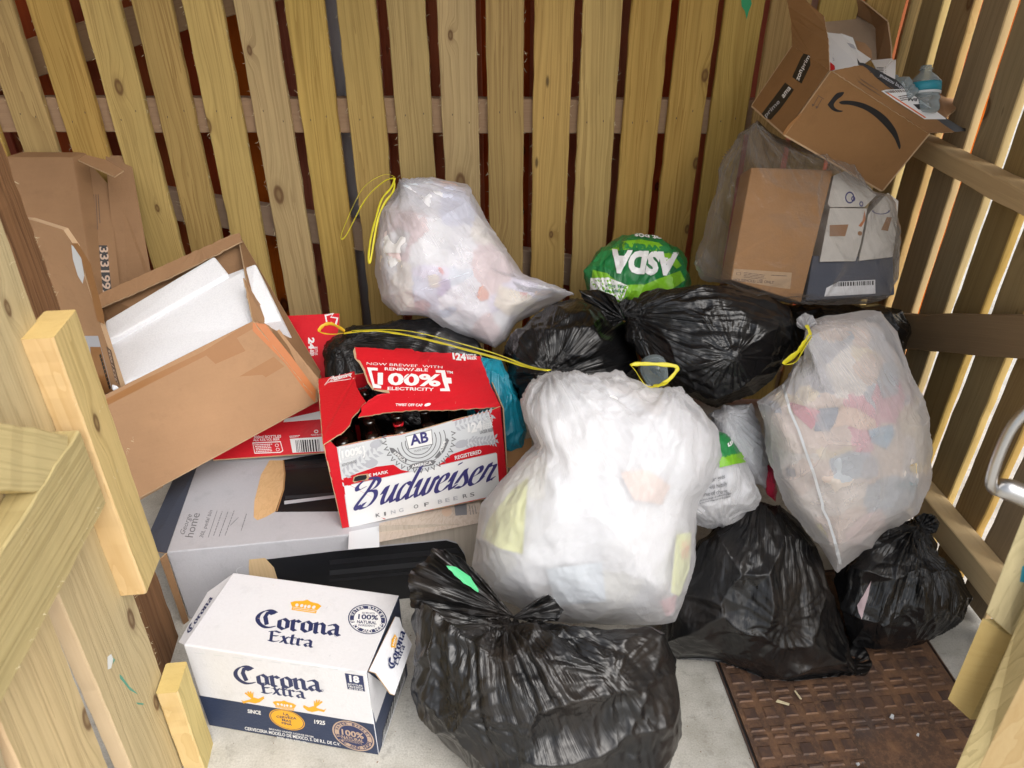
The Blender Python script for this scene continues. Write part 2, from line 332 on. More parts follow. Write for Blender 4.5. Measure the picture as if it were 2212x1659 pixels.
# ------------------------------------------------------------------ manhole cover
def manhole():
    A = Pz(1557, 1449, 0); B = Pz(1637, 1659, 0); Cc = Pz(2005, 1393, 0); D = Pz(2057, 1473, 0)
    u = unit((B - A) * [1, 1, 0]); w = np.array([-u[1], u[0], 0]);
    if w[0] < 0: w = -w
    wid = (Cc - A) @ w
    o = A - u * .28; L = 1.0
    root = thing('manhole_cover', 'rusty brown cast iron access cover with raised squares set in the concrete', 'manhole cover', o)
    mw = frame(o, w, u, (0, 0, 1)) if np.cross(w, u)[2] > 0 else frame(o, u, w, (0, 0, 1))
    fx, fy = (wid, L) if np.cross(w, u)[2] > 0 else (L, wid)
    swap = np.cross(w, u)[2] <= 0
    v = []; f = []
    fm = []
    def bx(x0, x1, y0, y1, z0, z1, c=.003):
        b = len(v)
        for z, e in ((z0, 0), (z1, c)):
            for x, y in ((x0+e, y0+e), (x1-e, y0+e), (x1-e, y1-e), (x0+e, y1-e)): v.append((y, x, z) if swap else (x, y, z))
        q = [(0,1,5,4),(1,2,6,5),(2,3,7,6),(3,0,4,7),(4,5,6,7)]
        f.extend([tuple(b+i for i in (p[::-1] if swap else p)) for p in q]); fm.extend([0, 0, 0, 0, 1 if z0 > 0 else 0])
    bx(0, wid, 0, L, -.01, .006)
    # raised tread: groups of four bars and single squares, as on cast covers
    p = .047; ni = int(wid / p); nj = int(L / p)
    for i in range(ni):
        for j in range(nj):
            x = .012 + i * p; y = .012 + j * p
            if 5 <= i < 9 and 9 < j < 13 and rng.random() < .6: continue
            if j % 2 == 0: bx(x, x+.032, y, y+.030, .006, .0085)
            else: bx(x, x+.035, y+.002, y+.013, .006, .0085); bx(x, x+.035, y+.021, y+.032, .006, .0085)
    mesh('cover_plate', v, f, [M['rust'], M['worn']], root, mw, fm=fm)
    v.clear(); f.clear(); fm.clear(); g_ = .002; w_ = .005
    for a_ in ((-g_-w_, -g_, -g_-w_, L+g_+w_), (wid+g_, wid+g_+w_, -g_-w_, L+g_+w_), (-g_, wid+g_, -g_-w_, -g_), (-g_, wid+g_, L+g_, L+g_+w_)): bx(*a_, -.01, .0045, .001)
    mesh('cover_frame', v, [q for q in f], M['worn'], root, mw)
    v.clear(); f.clear(); bx(-g_, wid+g_, -g_, L+g_, -.008, .0012, 0); mesh('cover_gap', v, f, M['ink_black'], root, mw)
    fr = []; ff = []
    v2 = []; f2 = []
    return root, mw, wid, L, swap
mh = manhole()

# ------------------------------------------------------------------ left gate (near, open, running along the left side)
XG = -.555
gd = unit((-.109, 1, 0)); gn = unit((1, .109, 0))
gate = thing('open_gate_leaf', 'open timber gate leaf with horizontal ledge and diagonal brace at the left edge', 'gate', (XG - .05, .7, 0))
def GP(Y, z, off=0.0): return np.array([XG - .109 * Y, Y, z]) - gn * off
def gy(x, y, X0=XG): return PX_(x, y, X0)
def gate_board(x0, y0, x1, y1, wpx0, ztop, zbot, off, th, nm='board', side=None, m=M['gate']):
    pass
def edge_board(name, near_top, near_bot, width, off, th, parent, m, cut=True, ztop=None, zbot=None):
    """near edge measured on the gate face, board runs 'width' away from the camera, thickness goes outward"""
    a = gy(*near_top, XG - off); b = gy(*near_bot, XG - off)
    if ztop is not None: dd = (b - a) / (b[2] - a[2]); a2 = a + dd * (ztop - a[2]); b2 = a + dd * (zbot - a[2]); a, b = a2, b2
    c = gd * (width / 2) - gn * (th / 2)
    o = board(name, b + c, a + c, gd, width, th, m, parent, seg=.02, jit=.0005, ch=.003, endmat=M['end_grain'])
    if cut:
        o.data.materials.append(M['gate_cut'])
        for p in o.data.polygons:
            n = o.matrix_basis.to_3x3() @ p.normal
            if n.dot(Vector(gd)) < -.7: p.material_index = 2
    return o
edge_board('stile', (115, 731), (316, 1283), .092, 0, .047, gate, M['gate'])
edge_board('stile', (384, 1497), (440, 1659), .075, 0, .042, gate, M['gate'], ztop=gy(384, 1497)[2], zbot=.0)
OFFB = .045
edge_board('board', (132, 1299), (284, 1659), .20, OFFB, .030, gate, M['gate'], ztop=1.9, zbot=.03)
edge_board('board', (-76, 1400), (44, 1659), .172, OFFB, .030, gate, M['gate'], ztop=1.9, zbot=.03)
edge_board('board', (-276, 1400), (-196, 1659), .15, OFFB, .030, gate, M['gate'], ztop=1.9, zbot=.03)
# ledge (horizontal, receding) and brace above it
lt = gy(168, 936, XG - .0); lb = gy(234, 1081, XG - .0)
zl = (lt[2] + lb[2]) / 2; 
board('ledge', GP(.15, (gy(0,1167)[2] + gy(0,1497)[2]) / 2, .0225), GP((lt[1] + lb[1]) / 2, zl, .0225), (0, 0, 1), abs(lt[2] - lb[2]) * 1.0, .044, M['gate'], gate, seg=.03, jit=.0012, endmat=M['end_grain'])
e1 = gy(150, 1000); e0 = gy(0, 985); dd = unit(e1 - e0)
board('brace', e1 - dd * .9 - gn * .0225, e1 + dd * .0 - gn * .0225, np.cross(dd, gn), .085, .040, M['gate'], gate, seg=.03, jit=.0012, endmat=M['end_grain'])
# dark post behind the gate
po = [PX_(0, 266, XG - .075), PX_(388, 1415, XG - .075)]
Yp = (po[0][1] + po[1][1]) / 2
post = thing('gate_post', 'dark brown weathered square gate post behind the open left gate leaf', 'post', (XG - .1, Yp, 0))
board('post_timber', GP(1.24, 0, .20), GP(1.24, 2.0, .20), gd, .13, .10, M['post'], post, seg=.03, jit=.0015)

# ------------------------------------------------------------------ right gate leaf with a lever handle
rg = thing('right_gate_leaf', 'edge of the right timber gate leaf with rough sawn ends and steel handle', 'gate', P(2180, 1300, 1.1) * [1, 1, 0])
def prism(name, pts, ext, mat, parent, grain, matf=None):
    """solid from an outline (3D points) pushed along ext"""
    pts = [np.array(p, float) for p in pts]; o = pts[0]; z = unit(grain); y = np.array(ext, float); y -= z * (y @ z); y = unit(y) if np.linalg.norm(y) > 1e-6 else unit(np.cross(z, (0, .3, 1))); x = np.cross(y, z)
    B = np.array([x, y, z]); q = [B @ (p - o) for p in pts] + [B @ (p + np.array(ext) - o) for p in pts]; n = len(pts)
    f = [tuple(range(n)), tuple(range(2*n-1, n-1, -1))] + [(i, i+n, (i+1) % n + n, (i+1) % n) for i in range(n)]
    o_ = mesh(name, q, f, [mat] + ([matf] if matf else []), parent, frame(o, x, y, z), fm=[1 if matf else 0] + [0] * (n+1))
    bm = bmesh.new(); bm.from_mesh(o_.data); bmesh.ops.recalc_face_normals(bm, faces=bm.faces); bm.to_mesh(o_.data); bm.free()
    bv = o_.modifiers.new('bevel', 'BEVEL'); bv.width = .0025; bv.segments = 2; bv.limit_method = 'ANGLE'
    return o_
G2 = unit((0, 0, 1))
prism('board', [P(2212, 1108, 1.06), P(2175, 1200, 1.08), P(2128, 1325, 1.12), P(2185, 1374, 1.12), P(2240, 1290, 1.08), P(2300, 1130, 1.06)], RT * .03 + FW * .02, M['gate'], rg, (0, 0, 1))
prism('ledge', [P(2120, 1335, 1.13), P(2045, 1510, 1.19), P(2095, 1556, 1.19), P(2186, 1377, 1.13)], (.12, .0, .0), M['gate'], rg, (1, 0, 0), M['end_grain'])
prism('board', [P(2300, 1100, 1.02), P(2190, 1360, 1.10), P(2060, 1668, 1.18), P(2120, 1700, 1.16), P(2250, 1400, 1.06)], (.05, .0, .0), M['gate'], rg, (0, 0, 1))
prism('board', [P(2240, 1400, .96), P(2106, 1668, 1.02), P(2200, 1720, 1.0), P(2330, 1450, .94)], (.03, .0, .0), M['gate_cut'], rg, (0, 0, 1))
hp = [P(2300, 850, .93), P(2245, 868, .94), P(2212, 893, .95), P(2185, 925, .96), P(2165, 965, .97), P(2150, 1005, .98), P(2141, 1040, .99), P(2146, 1057, 1.0), P(2160, 1062, 1.01)]
def smooth_pts(pts, n=6):
    pts = [np.array(p, float) for p in pts]; out = []
    for i in range(len(pts) - 1):
        p0, p1, p2, p3 = pts[max(i-1, 0)], pts[i], pts[i+1], pts[min(i+2, len(pts)-1)]
        for k in range(n):
            s = k / n; out.append(.5 * (2*p1 + (p2-p0)*s + (2*p0-5*p1+4*p2-p3)*s*s + (3*p1-p0-3*p2+p3)*s**3))
    out.append(pts[-1]); return out
hd = tube('handle', smooth_pts(hp), .0068, M['metal'], rg, 14)
tube('handle_neck', [P(2151, 1050, 1.0), P(2176, 1057, 1.0), P(2240, 1082, .995), P(2300, 1105, .99)], [.011, .0145, .0145, .0145], M['metal'], rg, 20)

# ------------------------------------------------------------------ bags
def ico(level):
    t = (1 + 5 ** .5) / 2
    v = np.array([(-1,t,0),(1,t,0),(-1,-t,0),(1,-t,0),(0,-1,t),(0,1,t),(0,-1,-t),(0,1,-t),(t,0,-1),(t,0,1),(-t,0,-1),(-t,0,1)], float)
    f = np.array([(0,11,5),(0,5,1),(0,1,7),(0,7,10),(0,10,11),(1,5,9),(5,11,4),(11,10,2),(10,7,6),(7,1,8),(3,9,4),(3,4,2),(3,2,6),(3,6,8),(3,8,9),(4,9,5),(2,4,11),(6,2,10),(8,6,7),(9,8,1)])
    v /= np.linalg.norm(v, axis=1)[:, None]; L = [(v, f, None)]
    for _ in range(level):
        n = len(v); e = np.sort(np.concatenate([f[:, [0,1]], f[:, [1,2]], f[:, [2,0]]]), axis=1)
        ue, inv = np.unique(e, axis=0, return_inverse=True); inv = inv.ravel(); m = len(f)
        mid = (v[ue[:, 0]] + v[ue[:, 1]]); mid /= np.linalg.norm(mid, axis=1)[:, None]
        a, b, c = n + inv[:m], n + inv[m:2*m], n + inv[2*m:]
        f = np.concatenate([np.stack([f[:, 0], a, c], 1), np.stack([f[:, 1], b, a], 1), np.stack([f[:, 2], c, b], 1), np.stack([a, b, c], 1)])
        v = np.concatenate([v, mid]); L.append((v, f, ue))
    return L
ICO = ico(6)
EDG = {}
def edges(l):
    if l not in EDG:
        f = ICO[l][1]; e = np.sort(np.concatenate([f[:, [0,1]], f[:, [1,2]], f[:, [2,0]]]), axis=1); EDG[l] = np.unique(e, axis=0)
    return EDG[l]
def vnorm(x, f):
    n = np.zeros_like(x); fn = np.cross(x[f[:, 1]] - x[f[:, 0]], x[f[:, 2]] - x[f[:, 0]])
    for k in range(3):
        for c in range(3): n[:, c] += np.bincount(f[:, k], fn[:, c], len(x))
    return n / (np.linalg.norm(n, axis=1)[:, None] + 1e-12)
def vnoise(p, sc, seed):
    """cheap smooth value noise for point arrays"""
    q = p * sc + seed * 17.31; i = np.floor(q).astype(int); fr = q - i; fr = fr * fr * (3 - 2 * fr); out = 0
    for dx in (0, 1):
        for dy in (0, 1):
            for dz in (0, 1):
                h = (i[:, 0] + dx) * 374761393 + (i[:, 1] + dy) * 668265263 + (i[:, 2] + dz) * 2147483647
                h = (h ^ (h >> 13)) * 1274126177; h = (h ^ (h >> 16)) & 0xffff
                w = (fr[:, 0] if dx else 1 - fr[:, 0]) * (fr[:, 1] if dy else 1 - fr[:, 1]) * (fr[:, 2] if dz else 1 - fr[:, 2])
                out = out + w * h / 65535.0
    return out * 2 - 1

def radial(outline, c, smooth=3):
    """radius of the outline round c for 720 directions"""
    o = np.array(outline, float) - c; n = len(o); ang = np.arange(720) * math.pi / 360; rr = np.full(720, 1.0)
    for k, a in enumerate(ang):
        d = np.array([math.cos(a), -math.sin(a)]); best = 0
        for i in range(n):
            p, q = o[i], o[(i+1) % n]; e = q - p; den = d[0]*e[1] - d[1]*e[0]
            if abs(den) < 1e-9: continue
            t = (p[0]*e[1] - p[1]*e[0]) / den; s = (p[0]*d[1] - p[1]*d[0]) / den
            if t > 0 and -1e-6 <= s <= 1 + 1e-6: best = max(best, t)
        rr[k] = best or 1
    for _ in range(smooth): rr = (np.roll(rr, 1) + rr * 2 + np.roll(rr, -1)) / 4
    return rr
class Shape:
    def __init__(s, outline, c, t, tf, tb, smooth=6, p=.85, lumps=.12, seed=1, zmin=.004, tilt=(0, 0)):
        s.c = np.array(c, float); s.t = t; s.tf = tf; s.tb = tb; s.r = radial(outline, s.c, smooth); s.rs = s.r.copy()
        for _ in range(60): s.rs = sum(np.roll(s.rs, k) for k in (-12, -6, 0, 6, 12)) / 5
        s.p = p; s.l = lumps; s.seed = seed; s.zmin = zmin; s.tilt = tilt; s.facet = 1.0
    def map(s, v, scale=1.0):
        th = np.arctan2(v[:, 1], v[:, 0]) % (2 * math.pi); k = th / (2 * math.pi) * 720; k0 = np.floor(k).astype(int) % 720; fr = k - np.floor(k)
        r = s.r[k0] * (1 - fr) + s.r[(k0 + 1) % 720] * fr; rs = s.rs[k0] * (1 - fr) + s.rs[(k0 + 1) % 720] * fr
        rho = np.clip(np.sqrt(v[:, 0]**2 + v[:, 1]**2), 0, 1); kb = rho ** 2.5; r = np.minimum(rs * (1 - kb) + r * kb, r / np.maximum(rho, .05))
        z = np.sign(v[:, 2]) * np.abs(v[:, 2]) ** s.p
        lump = 1 + s.l * vnoise(v, 1.7, s.seed) * 1.5 + s.l * .6 * vnoise(v, 3.6, s.seed + 5)
        x = s.c[0] + r * rho * np.cos(th) * scale; y = s.c[1] - r * rho * np.sin(th) * scale
        t = s.t - z * np.where(z > 0, s.tf, s.tb) * lump * scale + s.tilt[0] * (x - s.c[0]) / 1000 + s.tilt[1] * (y - s.c[1]) / 1000
        p = CC + (FW + RT * ((x - PX) / FOC)[:, None] - UP * ((y - PY_) / FOC)[:, None]) * t[:, None]
        return s.clamp(p)
    def clamp(s, p):
        p[:, 2] = np.where(p[:, 2] < s.zmin, s.zmin + (p[:, 2] - s.zmin) * .02, p[:, 2]); p[:, 2] = np.maximum(p[:, 2], .002)
        p[:, 1] = np.minimum(p[:, 1], YB - .004)
        lim = XW - .109 * p[:, 1] - .004; p[:, 0] = np.minimum(p[:, 0], lim)
        return p

TAUT = .017
def crumple(shape, level, knots, exc=(.009, .008, .006), seed=1, start=3, iters=40):
    """buckle a slightly oversized film onto the shape, coarse to fine"""
    rg_ = np.random.default_rng(seed); disp = None
    kk = [(P(x, y, t), A, sg) for x, y, t, A, sg in knots]
    v5 = shape.map(ICO[4][0]); lo_, hi_ = v5.min(0), v5.max(0); size = np.linalg.norm(hi_ - lo_)
    sd_ = rg_.uniform(lo_, hi_, (24, 3)); an_ = rg_.uniform(.55, 1.6, (24, 3))
    def extra(x, nm):
        d2 = np.sort(np.stack([np.linalg.norm((x - sd_[k]) * an_[k], axis=1) for k in range(24)], 1), axis=1)
        taut = np.clip((d2[:, 1] - d2[:, 0]) / .09, 0, 1)
        out = -taut ** .7 * TAUT * shape.facet
        for kp, A, sg in kk:
            dv = x - kp; d = np.linalg.norm(dv, axis=1); ax_ = unit(x.mean(0) - kp); a_ = unit(np.cross(ax_, (.3, .2, 1))); b_ = np.cross(ax_, a_)
            ang = np.arctan2(dv @ b_, dv @ a_) + .10 * vnoise(x, 6, seed + 2); k_ = 17
            ph = (ang * k_ / (2 * math.pi) + 1.1 * vnoise(np.stack([np.cos(ang), np.sin(ang), d * 2], 1), 2.2, seed + 9)) % 1.0
            rid = 1 - np.abs(ph * 2 - 1); amp = A * .030 * np.clip(d / .035, .1, 1) * np.exp(-d / (sg * 1.0))
            out = out - rid * amp
            ph = (ang * 41 / (2 * math.pi) + 1.3 * vnoise(np.stack([np.cos(ang), np.sin(ang), d * 3], 1), 3.2, seed + 19)) % 1.0
            out = out - (1 - np.abs(ph * 2 - 1)) * amp * .35
        return nm * out[:, None]
    for l in range(start, level + 1):
        v, f, ue = ICO[l]; tgt = shape.map(v); tgt = tgt + extra(tgt, vnorm(tgt, f)); tgt = shape.clamp(tgt)
        if disp is None: disp = np.zeros_like(tgt)
        else: disp = np.concatenate([disp, (disp[ue[:, 0]] + disp[ue[:, 1]]) / 2])
        e = edges(l); base = tgt + disp; nm = vnorm(base, f)
        el = np.linalg.norm(base[e[:, 0]] - base[e[:, 1]], axis=1)
        mid = (base[e[:, 0]] + base[e[:, 1]]) / 2; ed = (base[e[:, 0]] - base[e[:, 1]]) / (el[:, None] + 1e-12)
        ex = exc[min(l - start, len(exc) - 1)] * (1 + .9 * vnoise(mid, 9, seed + l)) 
        for kp, A, sg in kk:
            dv = mid - kp; d = np.linalg.norm(dv, axis=1); rad = dv / (d[:, None] + 1e-9); tang = 1 - np.abs((rad * ed).sum(1))
            ex = ex + .18 * A * np.exp(-d / sg) * tang
        rest = el * (1 + ex); x = base + nm * (rg_.normal(0, .22, len(base)) * el.mean())[:, None]
        val = np.bincount(e.ravel(), minlength=len(x)).astype(float)[:, None]
        for it in range(iters):
            d = x[e[:, 1]] - x[e[:, 0]]; ln = np.linalg.norm(d, axis=1); cor = d * ((ln - rest) / (ln + 1e-12) * .5)[:, None]
            acc = np.empty_like(x)
            for c in range(3): acc[:, c] = np.bincount(e[:, 0], cor[:, c], len(x)) - np.bincount(e[:, 1], cor[:, c], len(x))
            x = x + acc / val * 1.7
            if it % 4 == 0:
                lap = np.empty_like(x); dd = x - base
                for c in range(3): lap[:, c] = np.bincount(e[:, 0], dd[e[:, 1], c], len(x)) + np.bincount(e[:, 1], dd[e[:, 0], c], len(x))
                lap /= val; x = x + (lap - dd) * .18 - dd * .02
            x = shape.clamp(x)
        disp = x - tgt
    return x, ICO[level][1]

def set_knot_attr(me, x, kp, axis):
    """coordinates round the knot for the fine pleats in the film"""
    kp = np.array(kp); axis = unit(axis); d = x - kp; a = unit(np.cross(axis, (.3, .2, 1))); b = np.cross(axis, a)
    ang = np.arctan2(d @ b, d @ a); dist = np.linalg.norm(d, axis=1)
    at = me.attributes.new('pleat', 'FLOAT_VECTOR', 'POINT'); arr = np.stack([np.cos(ang), np.sin(ang), dist], 1).astype(np.float32); at.data.foreach_set('vector', arr.ravel())

def film_bump(q, k1=9.0, strength=.35, fine=.4, dist=.004):
    at = q.n('Attribute', attribute_name='pleat').outputs['Vector']; o = q.obj()
    w = q.noise(o, 5, 2, .5)
    pv = q.vm('ADD', q.vm('MULTIPLY', at, (k1, k1, 2.2)), q.vm('MULTIPLY', w.outputs[1], (1.0, 1.0, 1.0)))
    pl = q.noise(pv, 1.0, 3, .6); rid = q.math('ABSOLUTE', q.math('SUBTRACT', pl.outputs[0], .5))
    ds = q.n('SeparateXYZ', i_0=at).outputs[2]; amp = q.ramp(ds, [(.0, 1.0), (.14, .55), (.30, .14)])
    # patches of crumple and, elsewhere, long stretch lines running one way
    pm = q.noise(o, 9, 2, .5); mk = q.ramp(pm.outputs[0], [(.50, 0), (.60, 1.0)])
    cr = q.vor(q.vm('ADD', q.vm('MULTIPLY', o, (24, 24, 24)), q.vm('MULTIPLY', w.outputs[1], (1.5, 1.5, 1.5))), 1.0, 'DISTANCE_TO_EDGE')
    wv = q.vm('ADD', q.vm('MULTIPLY', o, (7, 16, 34)), q.vm('MULTIPLY', w.outputs[1], (12, 12, 12)))
    tn = q.noise(wv, 1.0, 2, .5); c3 = q.math('ABSOLUTE', q.math('SUBTRACT', tn.outputs[0], .5))
    h = q.math('ADD', q.math('MULTIPLY', q.math('MULTIPLY', rid, amp), -3.0), q.math('ADD', q.math('MULTIPLY', q.math('MULTIPLY', cr.outputs['Distance'], mk), -fine * 2.2), q.math('MULTIPLY', c3, -fine * .35)))
    return q.bump(h, strength, dist)
def black_film(name, c=(.006, .006, .0066), rough=.19, brown=0.0):
    q = N(name); nb = film_bump(q, 12.0, .5, .32, .008); o = q.obj()
    a = q.noise(o, 7, 3, .6)
    col = q.mix(q.math('MULTIPLY', q.ramp(a.outputs[0], [(.45, 0), (.7, 1)]), brown), c, (.024, .019, .016))
    b = q.bsdf(i_Base_Color=col, i_Roughness=q.math('ADD', rough, q.math('MULTIPLY', a.outputs[0], .12)), i_Normal=nb)
    b.inputs['Specular IOR Level'].default_value = .5
    return q.done(b.outputs[0])
M['black'] = black_film('black_bin_liner'); M['black2'] = black_film('thin_black_bin_liner', (.008, .008, .0086), .23, .9)
def white_film(name, clear=.3, c=(.82, .82, .84), rough=.28, strength=.6, k1=9.0):
    q = N(name); nb = film_bump(q, k1, strength, .5, .006)
    b = q.bsdf(i_Base_Color=c, i_Roughness=rough, i_Normal=nb); b.inputs['Specular IOR Level'].default_value = .7
    tl = q.n('BsdfTranslucent', i_Color=c, i_Normal=nb); m1 = q.n('MixShader', i_0=.35); q.set(m1.inputs[1], b.outputs[0]); q.set(m1.inputs[2], tl.outputs[0])
    lw = q.n('LayerWeight', i_Blend=.35, i_Normal=nb).outputs['Facing']
    f = q.math('MULTIPLY', q.math('SUBTRACT', 1.0, lw), clear)
    tr = q.n('BsdfTransparent', i_Color=(.97, .97, .98)); m = q.n('MixShader', i_0=f); q.set(m.inputs[1], m1.outputs[0]); q.set(m.inputs[2], tr.outputs[0])
    return q.done(m.outputs[0])
M['white'] = white_film('white_bin_liner', .55, (.76, .76, .78), .18, .7, 12.0); M['milky'] = white_film('milky_bin_liner', .70, (.76, .75, .80), .22); M['milky2'] = white_film('yellowed_milky_liner', .74, (.74, .73, .74), .22)
M['clear'] = white_film('clear_plastic_film', .96, (.34, .32, .30), .13, .8)
def rubbish(name, cols, scale=9, base=(.75, .74, .74)):
    q = N(name); o = q.obj(); w = q.noise(o, 11, 4, .65); v_ = q.vm('ADD', o, q.vm('MULTIPLY', w.outputs[1], (.07, .07, .07)))
    v = q.vor(v_, scale); r = q.n('SeparateColor', i_0=v.outputs['Color']).outputs[0]
    n = len(cols); st = [(i / n, c) for i, c in enumerate(cols)]
    col = q.ramp(r, st, 'CONSTANT'); f = q.noise(o, 40, 3, .6)
    col = q.mix(.52, col, base)
    b = q.bsdf(i_Base_Color=col, i_Roughness=.6); q.set(b.inputs['Normal'], q.bump(v.outputs['Distance'], .8, .02)); return q.done(b.outputs[0])

def neck(name, kx, ky, kt, pts, mat, parent, seed=0, folds=9, amp=.012, th=0.0):
    """gathered film fanning out of the knot; pts = outline seen from the camera (px, py, t)"""
    rg_ = np.random.default_rng(seed); K = P(kx, ky, kt); o = [P(*p) for p in pts]; n = len(o); nu, nv = 14, max(24, folds * 6)
    ax = unit(K - CC); v = []; f = []
    for j in range(nv + 1):
        s = j / nv * (n - 1); i = min(int(s), n - 2); e = o[i] + (o[i+1] - o[i]) * (s - i)
        for k in range(nu + 1):
            r = k / nu; p = K + (e - K) * r
            w = float(vnoise(np.array([[j / nv * folds * 1.9, r * 1.4, seed * 3.1]]), 1.0, seed)[0]) * amp * 2.2 * (.2 + r) + float(vnoise(np.array([[j / nv * folds * 3.0, r * 5.5, seed]]), 1.0, seed + 4)[0]) * amp * .9 * r
            p = p - ax * (w + .015 * math.sin(math.pi * j / nv) * r) + rg_.normal(0, amp * .06, 3); v.append(p)
    for j in range(nv):
        for k in range(nu): a = j*(nu+1)+k; f.append((a, a+1, a+nu+2, a+nu+1))
    ob = mesh(name, v, f, mat, parent, smooth=True)
    set_knot_attr(ob.data, np.array(v), K, ax)
    so = ob.modifiers.new('film', 'SOLIDIFY'); so.thickness = .0012
    return ob
BVH = {}; FILM = {}
def bag(name, label, cat, outline, c, t, tf, tb, mat, knots=(), level=5, seed=1, exc=(.009, .008, .006), lumps=.08, smooth=6, inner=None, p=.85, group=None, tilt=(0, 0), innerscale=.93, zmin=.004, facet=1.0):
    sh = Shape(outline, c, t, tf, tb, smooth, p, lumps, seed, zmin, tilt)
    sh.facet = facet; x, f = crumple(sh, level, knots, exc, seed)
    base = x[x[:, 2].argmin()]
    root = thing(name, label, cat, (x[:, 0].mean(), x[:, 1].mean(), x[:, 2].min()), group)
    o = mesh('film', x, f, mat, root, smooth=True); FILM[root.name] = o
    K = P(*knots[0][:3]) if knots else x[x[:, 2].argmax()]
    set_knot_attr(o.data, x, K, unit(K - x.mean(0)) )
    BVH[root.name] = BVHTree.FromPolygons([tuple(q) for q in x], [tuple(int(i) for i in q) for q in f])
    if inner is not None:
        v5 = ICO[5][0]; s2 = Shape(outline, c, t, tf, tb, smooth, p, lumps, seed, zmin, tilt); xi = s2.map(v5, innerscale); nn = vnorm(xi, ICO[5][1])
        xi = xi - nn * (.004 + .016 * np.abs(vnoise(xi, 18, seed)) + .006 * np.abs(vnoise(xi, 50, seed + 3)))[:, None]
        xi[:, 2] = np.maximum(xi[:, 2], .006)
        mesh('contents', xi, ICO[5][1], inner, root, smooth=True)
        BVH[root.name + '_in'] = BVHTree.FromPolygons([tuple(q) for q in xi], [tuple(int(i) for i in q) for q in ICO[5][1]])
    return root, sh, x, f

# ------------------------------------------------------------------ printing on flat faces and on films
def eul(a):
    return np.array(Matrix.Rotation(a[2], 3, 'Z') @ Matrix.Rotation(a[1], 3, 'Y') @ Matrix.Rotation(a[0], 3, 'X'))
def box8(p):
    Rm = eul(p[3:6]); o = np.array(p[:3])
    return {f'{i}{j}{k}': o + Rm @ np.array([p[6]*i, p[7]*j, p[8]*k]) for i in (0, 1) for j in (0, 1) for k in (0, 1)}
class Plane:
    def __init__(s, a, b, c):
        s.o = np.array(a, float); s.n = unit(np.cross(np.array(b) - a, np.array(c) - a))
        if s.n @ (CC - s.o) < 0: s.n = -s.n
    def at(s, x, y, off):
        r = ray(x, y); o = s.o + s.n * off; return CC + r * (((o - CC) @ s.n) / (r @ s.n))
    sub = None
class Skin:
    """the film of a bag, printed on along the line of sight at build time"""
    def __init__(s, bvh, sub=9.0): s.b = bvh; s.sub = sub
    def at(s, x, y, off):
        r = unit(ray(x, y)); h = s.b.ray_cast(Vector(CC), Vector(r))
        if h[0] is None:
            return None
        nn = np.array(h[1]); 
        if nn @ r > 0: nn = -nn
        return np.array(h[0]) + nn * (off + .0012) - r * .0008
TCACHE = {}
def text_mesh(st, bold=0.0, font=None):
    k = (st, bold)
    if k not in TCACHE:
        c = bpy.data.curves.new('t', 'FONT'); c.body = st; c.size = 1.0; c.offset = bold; c.resolution_u = 3; c.align_x = 'LEFT'
        o = bpy.data.objects.new('t', c); COL.objects.link(o)
        dg = bpy.context.evaluated_depsgraph_get(); me = bpy.data.meshes.new_from_object(o.evaluated_get(dg))
        v = np.array([tuple(q.co) for q in me.vertices]) if len(me.vertices) else np.zeros((0, 3)); f = [tuple(p.vertices) for p in me.polygons]
        bpy.data.objects.remove(o); bpy.data.curves.remove(c); bpy.data.meshes.remove(me)
        TCACHE[k] = (v, f)
    return TCACHE[k]
